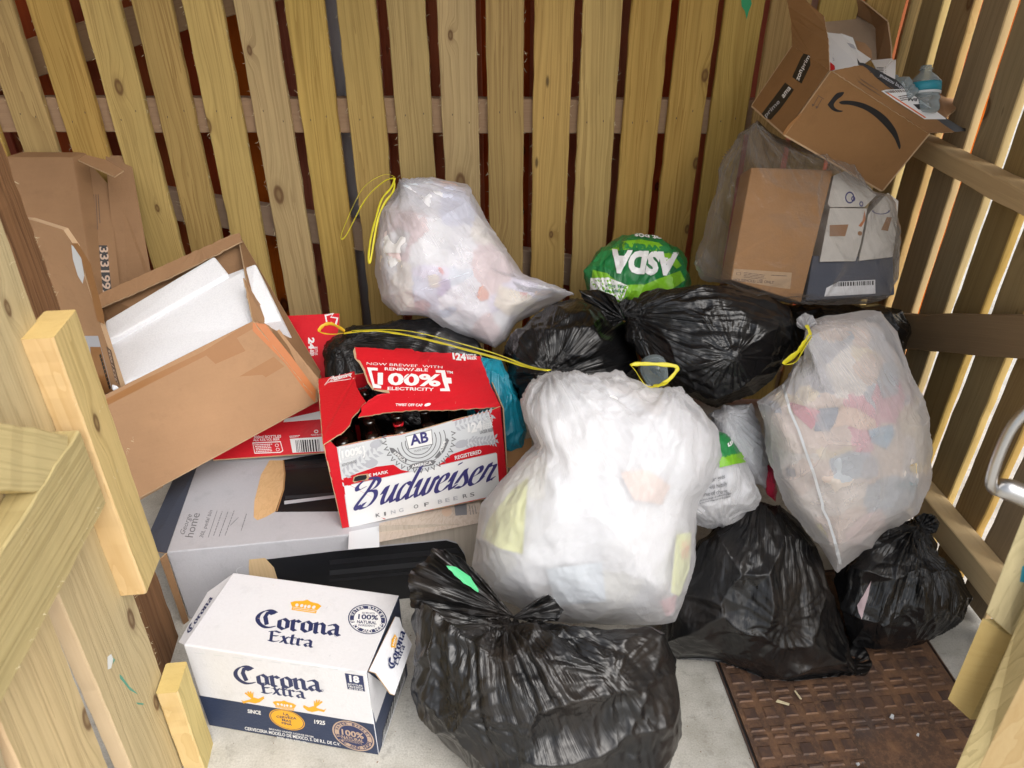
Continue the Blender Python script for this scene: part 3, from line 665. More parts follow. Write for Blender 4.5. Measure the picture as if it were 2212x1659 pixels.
class Art:
    def __init__(s, surf, parent, name='printed_artwork'):
        s.s = surf; s.p = parent; s.v = []; s.f = []; s.m = []; s.mats = []; s.lay = 1; s.k = 0; s.name = name
    def mi(s, m):
        if m not in s.mats: s.mats.append(m)
        return s.mats.index(m)
    def raw(s, pts, faces, mat):
        s.k += 1; off = s.lay * .00025 + (s.k % 12) * .000012
        if s.s.sub:
            bm = bmesh.new(); vs = [bm.verts.new((x, y, 0)) for x, y in pts]
            for f in faces:
                try: bm.faces.new([vs[i] for i in f])
                except ValueError: pass
            bmesh.ops.triangulate(bm, faces=bm.faces)
            for _ in range(6):
                e = [e for e in bm.edges if e.calc_length() > s.s.sub]
                if not e: break
                bmesh.ops.subdivide_edges(bm, edges=e, cuts=1); bmesh.ops.triangulate(bm, faces=[f for f in bm.faces if len(f.verts) > 3])
            bm.verts.index_update(); pts = [(v.co.x, v.co.y) for v in bm.verts]; faces = [tuple(v.index for v in f.verts) for f in bm.faces]; bm.free()
        q = [s.s.at(x, y, off) for x, y in pts]; b = len(s.v); mi = s.mi(mat)
        s.v += [np.zeros(3) if p is None else p for p in q]
        for f in faces:
            if any(q[i] is None for i in f): continue
            if s.s.sub:
                pp = [q[i] for i in f]
                if max(np.linalg.norm(pp[i] - pp[i-1]) for i in range(len(pp))) > .05: continue
            s.f.append(tuple(b + i for i in f)); s.m.append(mi)
    def poly(s, pts, mat): s.raw(pts, [tuple(range(len(pts)))], mat)
    def ell(s, c, a, b, mat, n=40, inner=0.0, a0=0, a1=360):
        """ellipse from centre c with half axes a, b given as pixel vectors"""
        full = abs(a1 - a0) >= 360; k = n if full else n + 1
        an = [math.radians(a0 + (a1 - a0) * i / n) for i in range(k)]
        o = [(c[0] + a[0]*math.cos(t) + b[0]*math.sin(t), c[1] + a[1]*math.cos(t) + b[1]*math.sin(t)) for t in an]
        if inner:
            i_ = [(c[0] + inner*(a[0]*math.cos(t) + b[0]*math.sin(t)), c[1] + inner*(a[1]*math.cos(t) + b[1]*math.sin(t))) for t in an]
            s.raw(o + i_, [(i, (i+1) % k, (i+1) % k + k, i + k) for i in range(k if full else k-1)], mat)
        else: s.poly(o, mat)
    def text(s, st, bl, br, tl, mat, bold=.0, cap=.70, fit=True):
        v, f = text_mesh(st, bold)
        if not len(v): return
        x0, x1 = v[:, 0].min(), v[:, 0].max(); bl, br, tl = map(np.array, (bl, br, tl))
        q = [bl + (br - bl) * ((p[0] - x0) / (x1 - x0)) + (tl - bl) * (p[1] / cap) for p in v]
        s.raw([(a[0], a[1]) for a in q], f, mat)
    def ring_text(s, st, c, a, b, a0, a1, h, mat, bold=.02):
        n = len(st)
        for i, ch in enumerate(st):
            if ch == ' ': continue
            t = math.radians(a0 + (a1 - a0) * (i + .5) / n); dt = math.radians((a1 - a0) / n * .42)
            def pt(tt, r): return np.array([c[0] + r*(a[0]*math.cos(tt) + b[0]*math.sin(tt)), c[1] + r*(a[1]*math.cos(tt) + b[1]*math.sin(tt))])
            s.text(ch, pt(t - dt, 1), pt(t + dt, 1), pt(t - dt, 1 + h), mat, bold)
    def strokes(s, st, fr, nib, mat, ang=40, minw=.25):
        """broad-nib pen: st = list of point lists in letter units, fr maps letter units to pixels"""
        ca, sa = math.cos(R(ang)), math.sin(R(ang)); h = nib / 2; k = h * minw
        N4 = [(-h*ca - k*sa*-1, -h*sa - k*ca), (h*ca + k*sa, h*sa - k*ca), (h*ca - k*sa, h*sa + k*ca), (-h*ca - k*sa, -h*sa + k*ca)]
        for ln in st:
            pts = [np.array(p, float) for p in ln]
            for a, b in zip(pts[:-1], pts[1:]):
                c = [a + q for q in N4] + [b + q for q in N4]; hull = convex(c)
                s.poly([fr(*p) for p in hull], mat)
    def done(s, split=False):
        if not s.v: return None
        if split:
            for i, m in enumerate(s.mats):
                fs = [f for f, k in zip(s.f, s.m) if k == i]; ids = sorted({q for f in fs for q in f}); rm = {q: n for n, q in enumerate(ids)}
                if fs: mesh(m.name.split('.')[0], [s.v[q] for q in ids], [tuple(rm[q] for q in f) for f in fs], m, s.p)
            return None
        return mesh(s.name, s.v, s.f, s.mats, s.p, fm=s.m)
def convex(pts):
    p = sorted({(round(float(a[0]), 5), round(float(a[1]), 5)) for a in pts})
    def half(q):
        o = []
        for r in q:
            while len(o) > 1 and (o[-1][0]-o[-2][0])*(r[1]-o[-2][1]) - (o[-1][1]-o[-2][1])*(r[0]-o[-2][0]) <= 0: o.pop()
            o.append(r)
        return o
    a, b = half(p), half(p[::-1]); return a[:-1] + b[:-1]
def sm2(pts, n=5):
    return [(p[0], p[1]) for p in smooth_pts([(x, y, 0) for x, y in pts], n)]
# black-letter and script alphabets as pen strokes
BL = {
 'C': (1.15, [sm2([(1.02, 1.42), (.75, 1.58), (.42, 1.45), (.16, 1.05), (.12, .62), (.30, .22), (.62, .02), (1.0, .16)]), [(.62, 1.40), (.50, .95), (.62, .30)], [(.62, 1.42), (.86, 1.25), (1.0, 1.45)]]),
 'o': (.66, [[(.12, .80), (.12, .22), (.34, .02)], [(.12, .80), (.34, .98), (.54, .78), (.54, .20), (.34, .02)]]),
 'r': (.56, [[(.02, .86), (.16, .96), (.16, .12), (.30, .02)], [(.18, .74), (.36, .96), (.50, .82)]]),
 'n': (.72, [[(.02, .86), (.14, .96), (.14, .10), (.22, .02)], [(.18, .74), (.40, .96), (.54, .80), (.54, .14), (.68, .03)]]),
 'a': (.70, [[(.12, .86), (.36, .98), (.52, .82), (.52, .14), (.66, .03)], [(.50, .56), (.22, .44), (.12, .26), (.26, .03), (.50, .22)]]),
 'E': (.95, [sm2([(.82, .18), (.50, .02), (.16, .10)]), [(.30, .10), (.26, 1.36)], [(.10, 1.30), (.50, 1.48), (.84, 1.34)], [(.26, .78), (.70, .84)]]),
 'x': (.62, [[(.04, .86), (.16, .96), (.44, .06), (.58, .03)], [(.52, .94), (.06, .04)]]),
 't': (.50, [[(.22, 1.34), (.20, .14), (.34, .02), (.46, .10)], [(.04, .90), (.42, .94)]]),
}
SC = {
 'B': (1.30, [sm2([(.50, .30), (.30, .02), (.10, .10), (.12, .34), (.46, 1.0), (.66, 1.62)]), sm2([(.20, 1.20), (-.10, 1.10), (-.22, 1.32), (.10, 1.62), (.60, 1.62), (.92, 1.40), (.80, 1.05), (.40, .92)]), sm2([(.46, .92), (.86, .86), (1.0, .50), (.80, .10), (.42, .02), (.22, .22)])]),
 'u': (.86, [sm2([(.02, .60), (.20, .98), (.16, .30), (.26, .03), (.46, .16), (.66, .70)]), sm2([(.68, .98), (.62, .30), (.72, .03), (.90, .20)])]),
 'd': (.92, [sm2([(.62, .80), (.36, .96), (.12, .60), (.14, .12), (.32, .02), (.60, .36)]), sm2([(.86, 1.72), (.66, .70), (.62, .16), (.74, .02), (.94, .20)])]),
 'w': (1.10, [sm2([(.02, .60), (.18, .98), (.14, .30), (.24, .03), (.42, .16), (.58, .70), (.60, .96)]), sm2([(.60, .96), (.54, .30), (.66, .03), (.86, .20), (.98, .92), (1.12, .78)])]),
 'e': (.72, [sm2([(.14, .46), (.46, .60), (.54, .84), (.38, .98), (.16, .70), (.12, .22), (.30, .02), (.56, .10), (.76, .34)])]),
 'i': (.44, [sm2([(.02, .50), (.20, .98), (.14, .28), (.24, .03), (.44, .22)]), [(.27, 1.36), (.29, 1.42)]]),
 's': (.62, [sm2([(-.02, .30), (.28, .98), (.30, .80), (.52, .32), (.38, .03), (.06, .08)]), [(.38, .05), (.62, .24)]]),
 'r': (.66, [sm2([(-.02, .30), (.20, 1.02), (.26, .86), (.52, .86), (.40, .30), (.44, .04), (.66, .20)])]),
}
def word(art, w, alpha, bl, br, xh, mat, nib, ang, shear=0.0, minw=.25):
    """bl, br: baseline ends; xh: pixel vector of one x-height"""
    tot = sum(alpha[c][0] for c in w); bl, br, xh = map(np.array, (bl, br, xh)); ux = (br - bl) / tot; x = 0
    for c in w:
        adv, st = alpha[c]
        fr = lambda a, b, x=x: tuple(bl + ux * (x + a + shear * b) + xh * b)
        art.strokes(st, fr, nib, mat, ang, minw); x += adv
def crown(art, pts, m, back):
    """small crown inside the quad pts: bottom-left, bottom-right, top-right, top-left"""
    a, b, c, d = map(np.array, pts); f = lambda u, v: tuple((a*(1-u)*(1-v) + b*u*(1-v) + c*u*v + d*(1-u)*v))
    art.poly([f(*p) for p in ((.06, 0), (.94, 0), (.93, .22), (.07, .22))], m)
    art.lay += 1
    art.poly([f(*p) for p in ((.10, .09), (.90, .09), (.895, .13), (.105, .13))], back)
    art.lay -= 1
    art.poly([f(*p) for p in ((.07, .26), (.93, .26), (1.0, .62), (.86, .78), (.62, .86), (.5, 1.0), (.38, .86), (.14, .78), (0, .62))], m)
    art.lay += 1
    for u in (.22, .38, .62, .78): art.ell(f(u, .46), tuple(np.array(f(u+.055, .46)) - f(u, .46)), tuple(np.array(f(u, .60)) - f(u, .46)), back, 10)
    art.ell(f(.5, .42), tuple(np.array(f(.54, .42)) - f(.5, .42)), tuple(np.array(f(.5, .58)) - f(.5, .42)), back, 10)
    art.lay -= 1
def scuffs(art, quad, n, mats, seed=5, big=9):
    r_ = random.Random(seed); A, B, C_, D_ = map(np.array, quad)
    for _ in range(n):
        u, v = r_.random(), r_.random(); c = A*(1-u)*(1-v) + B*u*(1-v) + C_*u*v + D_*(1-u)*v; t = r_.uniform(0, 3.1); l_ = r_.uniform(1.2, big); w = r_.uniform(.3, 1.1)
        d = np.array([math.cos(t), math.sin(t)]); e = np.array([-d[1], d[0]])
        art.poly([tuple(c - d*l_*.5), tuple(c - e*w*.5), tuple(c + d*l_*.5), tuple(c + e*w*.5 + d)], r_.choice(mats))
def lines(art, bl, br, down, n, mat, h=.45, seed=3, gap=.12):
    """rows of tiny unreadable print: short bars"""
    r_ = random.Random(seed); bl, br, down = map(np.array, (bl, br, down))
    for i in range(n):
        x = r_.uniform(0, .05); a = bl + down * i; b = br + down * i; end = r_.uniform(.8, 1.0)
        while x < end:
            w = min(r_.uniform(.04, gap), end - x)
            if w > .015: art.poly([tuple(a + (b-a)*x), tuple(a + (b-a)*(x+w)), tuple(a + (b-a)*(x+w) - down*h), tuple(a + (b-a)*x - down*h)], mat)
            x += w + r_.uniform(.012, .03)
def barcode(art, a, b, d, n, mat, seed=2):
    r_ = random.Random(seed); a, b, d = map(np.array, (a, b, d)); x = 0; tot = 1.0
    while x < 1:
        w = r_.choice((.35, .6, .9)) / n; art.poly([tuple(a + (b-a)*x), tuple(a + (b-a)*min(1, x+w)), tuple(a + (b-a)*min(1, x+w) + d), tuple(a + (b-a)*x + d)], mat); x += w + r_.choice((.4, .6)) / n
def sheet(name, pts, th, mat, parent, edge=None, jag=0.0, fm=None, div=0, bend=0.0, seed=1):
    """flat panel of card from its outline: real thickness, corrugated-edge colour"""
    pts = [np.array(p, float) for p in pts]; n_ = np.zeros(3)
    for i in range(len(pts)): n_ += np.cross(pts[i-1], pts[i])
    n_ = unit(n_)
    if n_ @ (CC - pts[0]) < 0: n_ = -n_
    rg_ = np.random.default_rng(seed)
    if jag:
        o = []
        for i, p in enumerate(pts):
            q = pts[(i+1) % len(pts)]; k = max(1, int(np.linalg.norm(q - p) / .008))
            for j in range(k): o.append(p + (q - p) * j / k + (rg_.normal(0, jag, 3) if j else 0))
        pts = o
    n = len(pts); v = pts + [p - n_ * th for p in pts]
    f = [tuple(range(n)), tuple(range(2*n-1, n-1, -1))] + [(i, i+n, (i+1) % n + n, (i+1) % n) for i in range(n)]
    o = mesh(name, v, f, [mat, edge or M['card_edge']], parent, fm=[0, 0] + [1]*n)
    bm = bmesh.new(); bm.from_mesh(o.data); bmesh.ops.recalc_face_normals(bm, faces=bm.faces); bm.to_mesh(o.data); bm.free()
    return o
def hexa(name, c, mats, parent, bevel=.002, fmap=None, back=None):
    """solid box from 8 corners; fmap: material index per side: front, right, back, left, top, bottom"""
    k = ['000', '100', '110', '010', '001', '101', '111', '011']; v = [c[i] for i in k]
    f = [(0, 1, 5, 4), (1, 2, 6, 5), (2, 3, 7, 6), (3, 0, 4, 7), (4, 5, 6, 7), (3, 2, 1, 0)]
    o = mesh(name, v, f, mats, parent, fm=fmap or [0]*6)
    bv = o.modifiers.new('bevel', 'BEVEL'); bv.width = bevel; bv.segments = 2
    return o
Zc = lambda x, y: (387.1 + .25*x, 1216.6 + .25*y)
Zb = lambda x, y: (663.6 + .2667*x, 718.9 + .2667*y)
Z4 = lambda x, y: (.35*x, 525.4 + .35*y)
B1 = lambda x, y: (.35*x, 1078.4 + .35*y)
Z5 = lambda x, y: (663.6 + .35*x, 525.4 + .35*y)
Z6 = lambda x, y: (1438 + .35*x, 525.4 + .35*y)
B2 = lambda x, y: (718.9 + .35*x, 1078.4 + .35*y)
B3 = lambda x, y: (1438 + .35*x, 1078.4 + .35*y)
ZA = lambda x, y: (1603.7 + .25*x, .25*y)
ZK = lambda x, y: (1493.1 + .25*x, 304.2 + .25*y)
Z1 = lambda x, y: (.35*x, .35*y)
def blob(name, c, r, mat, parent=None, sc=(1, 1, 1), lv=3, am=.25, seed=1, f=3):
    v, fc, _ = ICO[lv]; q = v * (1 + am * vnoise(v, f, seed))[:, None] * np.array(sc) * r + np.array(c); return mesh(name, q, fc, mat, parent, smooth=False)

# ================================================================== white beer carton on the concrete (front left)
def carton_white():
    c = box8([-.6861, 1.04, 0.003, -.0401, -.0122, -.1817, .4029, .2135, .2651])
    root = thing('beer_carton', 'white and navy bottled beer carton with gold crown lying on the concrete front left', 'box', c['000'])
    body = hexa('carton', c, [M['card_white'], M['card_navy']], root, .003, [0, 1, 0, 0, 0, 0])
    W_, K, Y, B, Tn = M['ink_white'], M['ink_navy'], M['ink_yellow'], M['ink_black'], M['ink_tan']
    # ---- top
    a = Art(Plane(c['001'], c['101'], c['011']), body)
    crown(a, [Zc(955, 400), Zc(1195, 436), Zc(1250, 330), Zc(965, 300)], Y, M['card_white'])
    word(a, 'Corona', BL, Zc(650, 545), Zc(1385, 630), (3, -24), K, .24, 38)
    word(a, 'Extra', BL, Zc(755, 668), Zc(1150, 730), (3, -15.5), K, .23, 38)
    a.ell(Zc(1355, 626), (3.4, 0), (0, 3), K, 14, .8)
    cx = Zc(1627, 485); ax, bx_ = (42, 4), (1.5, -32)
    a.ell(cx, ax, bx_, K, 48); a.lay = 2; a.ell(cx, tuple(.94*q for q in ax), tuple(.94*q for q in bx_), W_, 48, .965); a.ell(cx, tuple(.70*q for q in ax), tuple(.70*q for q in bx_), W_, 48)
    a.lay = 3
    a.ring_text('WATER BARLEY', cx, tuple(.735*q for q in ax), tuple(.735*q for q in bx_), 170, 10, .22, W_)
    a.ring_text('RICE AND HOPS', cx, tuple(.90*q for q in ax), tuple(.90*q for q in bx_), 190, 350, -.22, W_)
    a.text('100%', Zc(1545, 480), Zc(1718, 490), Zc(1548, 440), K, .03); a.text('NATURAL', Zc(1535, 517), Zc(1705, 528), Zc(1537, 492), K, .03)
    a.lay = 1; scuffs(a, [Zc(60, 660), Zc(1620, 920), Zc(1900, 310), Zc(470, 100)], 34, [M['ink_pale'], M['ink_silver'], M['ink_silver'], M['ink_tan']]); a.lay = 3
    a.text('INGREDIENTS', Zc(1548, 542), Zc(1690, 552), Zc(1549, 524), K, .01); a.text('RECIPE WITH', Zc(1580, 436), Zc(1690, 442), Zc(1581, 420), K, .01)
    a.done()
    # ---- front
    a = Art(Plane(c['000'], c['100'], c['001']), body)
    a.poly([Zc(170, 1142), Zc(1680, 1392), Zc(1722, 1655), Zc(262, 1398)], M['card_navy'])
    word(a, 'Corona', BL, Zc(480, 1030), Zc(1230, 1112), (-4, -24), K, .24, 38)
    word(a, 'Extra', BL, Zc(700, 1118), Zc(1090, 1172), (-2.5, -15.5), K, .23, 38)
    a.ell(Zc(1234, 1100), (3.4, 0), (0, 3), K, 14, .8)
    a.poly([Zc(1430, 950), Zc(1588, 975), Zc(1606, 1110), Zc(1455, 1088)], K)
    a.lay = 2
    a.text('18', Zc(1472, 1022), Zc(1558, 1034), Zc(1466, 968), W_, .05)
    for i, tx in enumerate(('BOTTLES', '18x330ml', 'ALC 4.5% VOL')): a.text(tx, Zc(1458 + i*4, 1050 + i*19), Zc(1584 + i*4, 1068 + i*19), Zc(1456 + i*4, 1036 + i*19), W_, .02)
    crown(a, [Zc(822, 1244), Zc(1002, 1278), Zc(1018, 1200), Zc(796, 1172)], Y, M['card_white'])
    # pale gold griffins either side of the crown: wing fan, body and tail
    for m_, ox in ((1, 625), (-1, 1180)):
        dy = 0 if m_ > 0 else 75
        f_ = lambda x, y: Zc(ox + m_*x, 1150 + dy + y + .16*m_*x*0)
        a.poly([f_(-20, 30), f_(20, 10), f_(60, 22), f_(105, 0), f_(110, 20), f_(70, 52), f_(30, 62), f_(-25, 50), f_(-70, 62), f_(-92, 30), f_(-70, 44)], Y)
        for k in range(4): 
            t = R(60 + k*22); a.poly([f_(0, 22), f_(14, 20), f_(-14 + 62*math.cos(t), 18 - 66*math.sin(t)), f_(-24 + 62*math.cos(t), 22 - 58*math.sin(t))], Y)
    e = Zc(932, 1352); a.ell(e, (38, 7), (-5, -22), Y, 40); a.lay = 3; a.ell(e, (36, 6.6), (-4.7, -20.5), M['ink_navy'], 40, .96)
    for i, (tx, w) in enumerate((('LA', 40), ('CERVEZA', 130), ('MAS', 60), ('FINA', 66))):
        y = 1312 + i*27; x = 925; a.text(tx, Zc(x - w/1.5 + i*2, y - 4), Zc(x + w/1.5 + i*2, y + 12), Zc(x - w/1.5 + i*2 - 2, y - 23), M['ink_navy'], .02)
    a.text('SINCE', Zc(592, 1292), Zc(706, 1308), Zc(590, 1262), W_, .03); a.text('1925', Zc(1168, 1384), Zc(1262, 1397), Zc(1166, 1352), W_, .03)
    a.text('CERVECERIA MODELO DE MEXICO, S. DE R.L. DE C.V.', Zc(568, 1438), Zc(1392, 1578), Zc(566, 1412), W_, .02)
    a.text('BREWED UNDER LICENSE FROM', Zc(778, 1438), Zc(1160, 1508), Zc(776, 1424), W_, .01)
    a.text('BEER  ALC. 4.5% VOL.', Zc(848, 1512), Zc(1112, 1560), Zc(846, 1496), W_, .01)
    e = Zc(1504, 1492); ax, bx_ = (45, 11), (-4.5, -31); a.lay = 2
    a.ell(e, ax, bx_, Tn, 48); a.lay = 3; a.ell(e, tuple(.93*q for q in ax), tuple(.93*q for q in bx_), K, 48, .96); a.ell(e, tuple(.68*q for q in ax), tuple(.68*q for q in bx_), K, 48); a.lay = 4
    a.ring_text('WATER BARLEY', e, tuple(.72*q for q in ax), tuple(.72*q for q in bx_), 170, 10, .22, K); a.ring_text('RICE AND HOPS', e, tuple(.89*q for q in ax), tuple(.89*q for q in bx_), 190, 350, -.22, K)
    a.text('100%', Zc(1405, 1478), Zc(1596, 1518), Zc(1400, 1432), Tn, .03); a.text('NATURAL', Zc(1404, 1510), Zc(1594, 1552), Zc(1402, 1484), Tn, .02); a.text('INGREDIENTS', Zc(1424, 1532), Zc(1580, 1570), Zc(1423, 1514), Tn, .0)
    a.lay = 2; scuffs(a, [Zc(200, 1150), Zc(1680, 1640), Zc(1600, 960), Zc(60, 780)], 22, [M['ink_pale'], M['ink_silver']], 8, 7)
    # crimped lid line along the top of the front
    a.lay = 1
    for i in range(9):
        x = 130 + i*165; a.poly([Zc(x, 770 + i*19.5), Zc(x + 90, 781 + i*19.5), Zc(x + 92, 788 + i*19.5), Zc(x + 4, 778 + i*19.5)], M['ink_silver'])
    a.done()
    # ---- right end: navy flap with barcode, white gap
    pr = Plane(c['100'], c['110'], c['101']); a = Art(pr, body)
    a.poly([Zc(1625, 940), Zc(1790, 1060), Zc(1800, 1085), Zc(1700, 1380), Zc(1665, 1250)], M['card_white'])
    a.poly([Zc(1752, 1600), Zc(1955, 1000), Zc(1948, 880), Zc(1760, 1470)], M['ink_silver']); a.lay = 2
    barcode(a, Zc(1760, 1555), Zc(1950, 965), np.array((-.5, -26)), 22, M['ink_black'])
    a.done()
    # torn-open flap hanging from the top right edge
    fpl = Plane(P(*Zc(1640, 930), 1.540), P(*Zc(1868, 462), 1.665), P(*Zc(1862, 1138), 1.555)); tr = [fpl.at(*Zc(*q_), 0) for q_ in ((1640, 930), (1868, 462), (1905, 470), (1925, 545), (1962, 612), (2012, 702), (1862, 1138), (1826, 1126), (1700, 950))]
    fl = sheet('flap', [tr[0], tr[1], tr[2], tr[3], tr[4], tr[5], tr[6], tr[7], tr[8]], .003, M['card_white'], root)
    a = Art(Plane(tr[0], tr[4], tr[6]), fl); a.lay = 14
    crown(a, [Zc(1868, 742), Zc(1888, 640), Zc(1855, 596), Zc(1815, 720)], Y, M['card_white'])
    word(a, 'Corona', BL, Zc(1850, 925), Zc(1955, 600), (-8.5, -6.0), K, .24, 38); word(a, 'Extra', BL, Zc(1885, 890), Zc(1952, 720), (-6, -4.5), K, .22, 38)
    a.done()
    sheet('flap', [P(*Zc(462, 92), 1.79), P(*Zc(245, 250), 1.76), P(*Zc(110, 480), 1.69), P(*Zc(-5, 680), 1.63), P(*Zc(42, 700), 1.612)], .003, M['card_white'], root, M['card_white'])
    a = Art(Plane(P(*Zc(462, 92), 1.79), P(*Zc(245, 250), 1.76), P(*Zc(-5, 680), 1.63)), root); a.lay = 12
    word(a, 'Corona', BL, Zc(85, 610), Zc(290, 300), (-4.5, -3.5), K, .24, 38); a.done()
carton_white()

# ================================================================== long grey pedal-bin carton lying on its side
def carton_bin():
    c = box8([-.8371, 1.3407, 0.003, -.0152, -.009, .1275, .7675, .3693, .2368])
    root = thing('bin_carton', 'long silver grey carton picturing a black pedal bin with wooden lid', 'box', c['000'])
    body = hexa('carton', c, [M['card_grey'], M['card_slate']], root, .003, [0, 0, 0, 1, 0, 0])
    # end flaps standing open on the left
    sheet('flap', [P(360, 1195, 1.868), P(432, 995, 2.178), P(392, 998, 2.19), P(372, 1040, 2.12), P(310, 1180, 1.90), P(322, 1189, 1.882)], .003, M['card_slate'], root)
    sheet('flap', [P(360, 1196, 1.866), P(408, 1341, 1.993), P(398, 1352, 1.985), P(346, 1208, 1.86)], .004, M['card_dark'], root)
    wood_p = wood('printed_light_wood', (.50, .43, .36), (.30, .24, .19), knots=False, bump=0)
    bamboo = wood('printed_bamboo', (.62, .42, .22), (.45, .28, .12), knots=False, bump=0)
    tp = Plane(c['001'], c['101'], c['011']); a = Art(tp, body); D = M['ink_grey']
    # picture of the bin on top: body, lid, wire
    a.poly([Z4(1745, 1338), (705, 978), (1045, 962), (1050, 1010), Z4(2130, 1640), (728, 1105), Z4(1700, 1659)], M['bin_black'])
    a.lay = 2
    a.poly([Z4(1663, 1340), Z4(1745, 1340), Z4(1752, 1420), Z4(1745, 1520), Z4(1700, 1655), Z4(1640, 1690), B1(1588, 130), B1(1565, 110), Z4(1570, 1590), Z4(1610, 1430)], bamboo)
    for y0, y1, m_ in ((1345, 1375, 'ink_sheen'), (1560, 1580, 'ink_sheen2'), (1380, 1400, 'ink_sheen')): a.poly([Z4(1760, y0), (725, 525.4 + .35*y0 - 8), (725, 525.4 + .35*y1 - 8), Z4(1760, y1)], M[m_])
    a.lay = 3; a.poly([Z4(1745, 1340), Z4(1753, 1340), Z4(1762, 1420), Z4(1755, 1520), Z4(1712, 1655), Z4(1704, 1655), Z4(1745, 1520), Z4(1752, 1420)], M['card_warm']); a.poly([Z4(1755, 1590), (735, 1068), (735, 1074), Z4(1755, 1612)], M['ink_pale'])
    a.ell(Z4(1580, 1412), (11, 0), (0, 12), M['ink_pale'], 24, .9, 80, 290); a.lay = 1
    a.poly([B2(285, 150), B2(270, 295), B2(915, 150), B2(908, 0)], wood_p) if False else a.poly([(820, 1130), (814, 1172), (1040, 1129), (1037, 1078)], wood_p)
    a.lay = 2
    a.ell((965, 1105), (11, 0), (0, 11), M['ink_tan'], 20); a.poly([(981, 1091), (1008, 1088), (1009, 1112), (984, 1114)], M['ink_grey'])
    lines(a, (1018, 1112), (1014, 1088), (6, -.5), 3, D, .35)
    a.text('George', B1(1135, 222), B1(1185, 98), B1(1108, 207), D, .0); a.text('home', B1(1190, 236), B1(1235, 88), B1(1152, 232), D, .0, .53)
    a.text('30L pedal bin', B1(1252, 238), B1(1312, 70), B1(1230, 232), D, .0)
    a.poly([B1(1283, 236), B1(1286, 236), B1(1342, 70), B1(1339, 70)], D)
    for i in range(4): lines(a, B1(1318 + 35*i, 232 - (70 if i == 3 else 0)), B1(1376 + 36*i - (6 if i == 3 else 0), 68 + (40 if i == 3 else 0)), (4, .8), 1, D, .35, i)
    lines(a, B1(1490, 196), B1(1530, 70), (4, 1), 1, D, .4, 9)
    a.poly([B2(100, 200), B2(285, 165), B2(288, 295), B2(95, 310)], M['ink_silver']); a.done()
    fr = Plane(c['000'], c['100'], c['001']); a = Art(fr, body)
    a.poly([B1(1640, 372), B2(0, 322), B2(700, 254), B2(770, 275), B2(812, 340), B2(842, 420), B2(850, 700), (1020, 1345), (560, 1420), B1(1700, 500)], M['bin_black'])
    a.lay = 2
    for y0, y1, m_ in ((30, 60, 'ink_sheen'), (95, 125, 'ink_sheen2'), (150, 165, 'ink_sheen')): a.poly([B2(-20, 345 + y0), B2(760, 268 + y0), B2(785, 268 + y1), B2(-20, 345 + y1)], M[m_])
    a.lay = 4
    a.poly([B1(1538, 372), B1(1635, 362), B1(1690, 420), B1(1712, 490), B1(1660, 530), B1(1540, 480), B1(1535, 420)], bamboo); a.lay = 1
    a.ell(B1(1500, 442), (15, -1), (1, 9), M['ink_silver'], 24, .92, 90, 270)
    a.poly([B2(285, 165), (1039, 1131), (1052, 1300), (1015, 1345), B2(850, 500), B2(812, 330), B2(760, 262), B2(700, 245), B2(290, 285)], wood_p)
    a.done()
carton_bin()

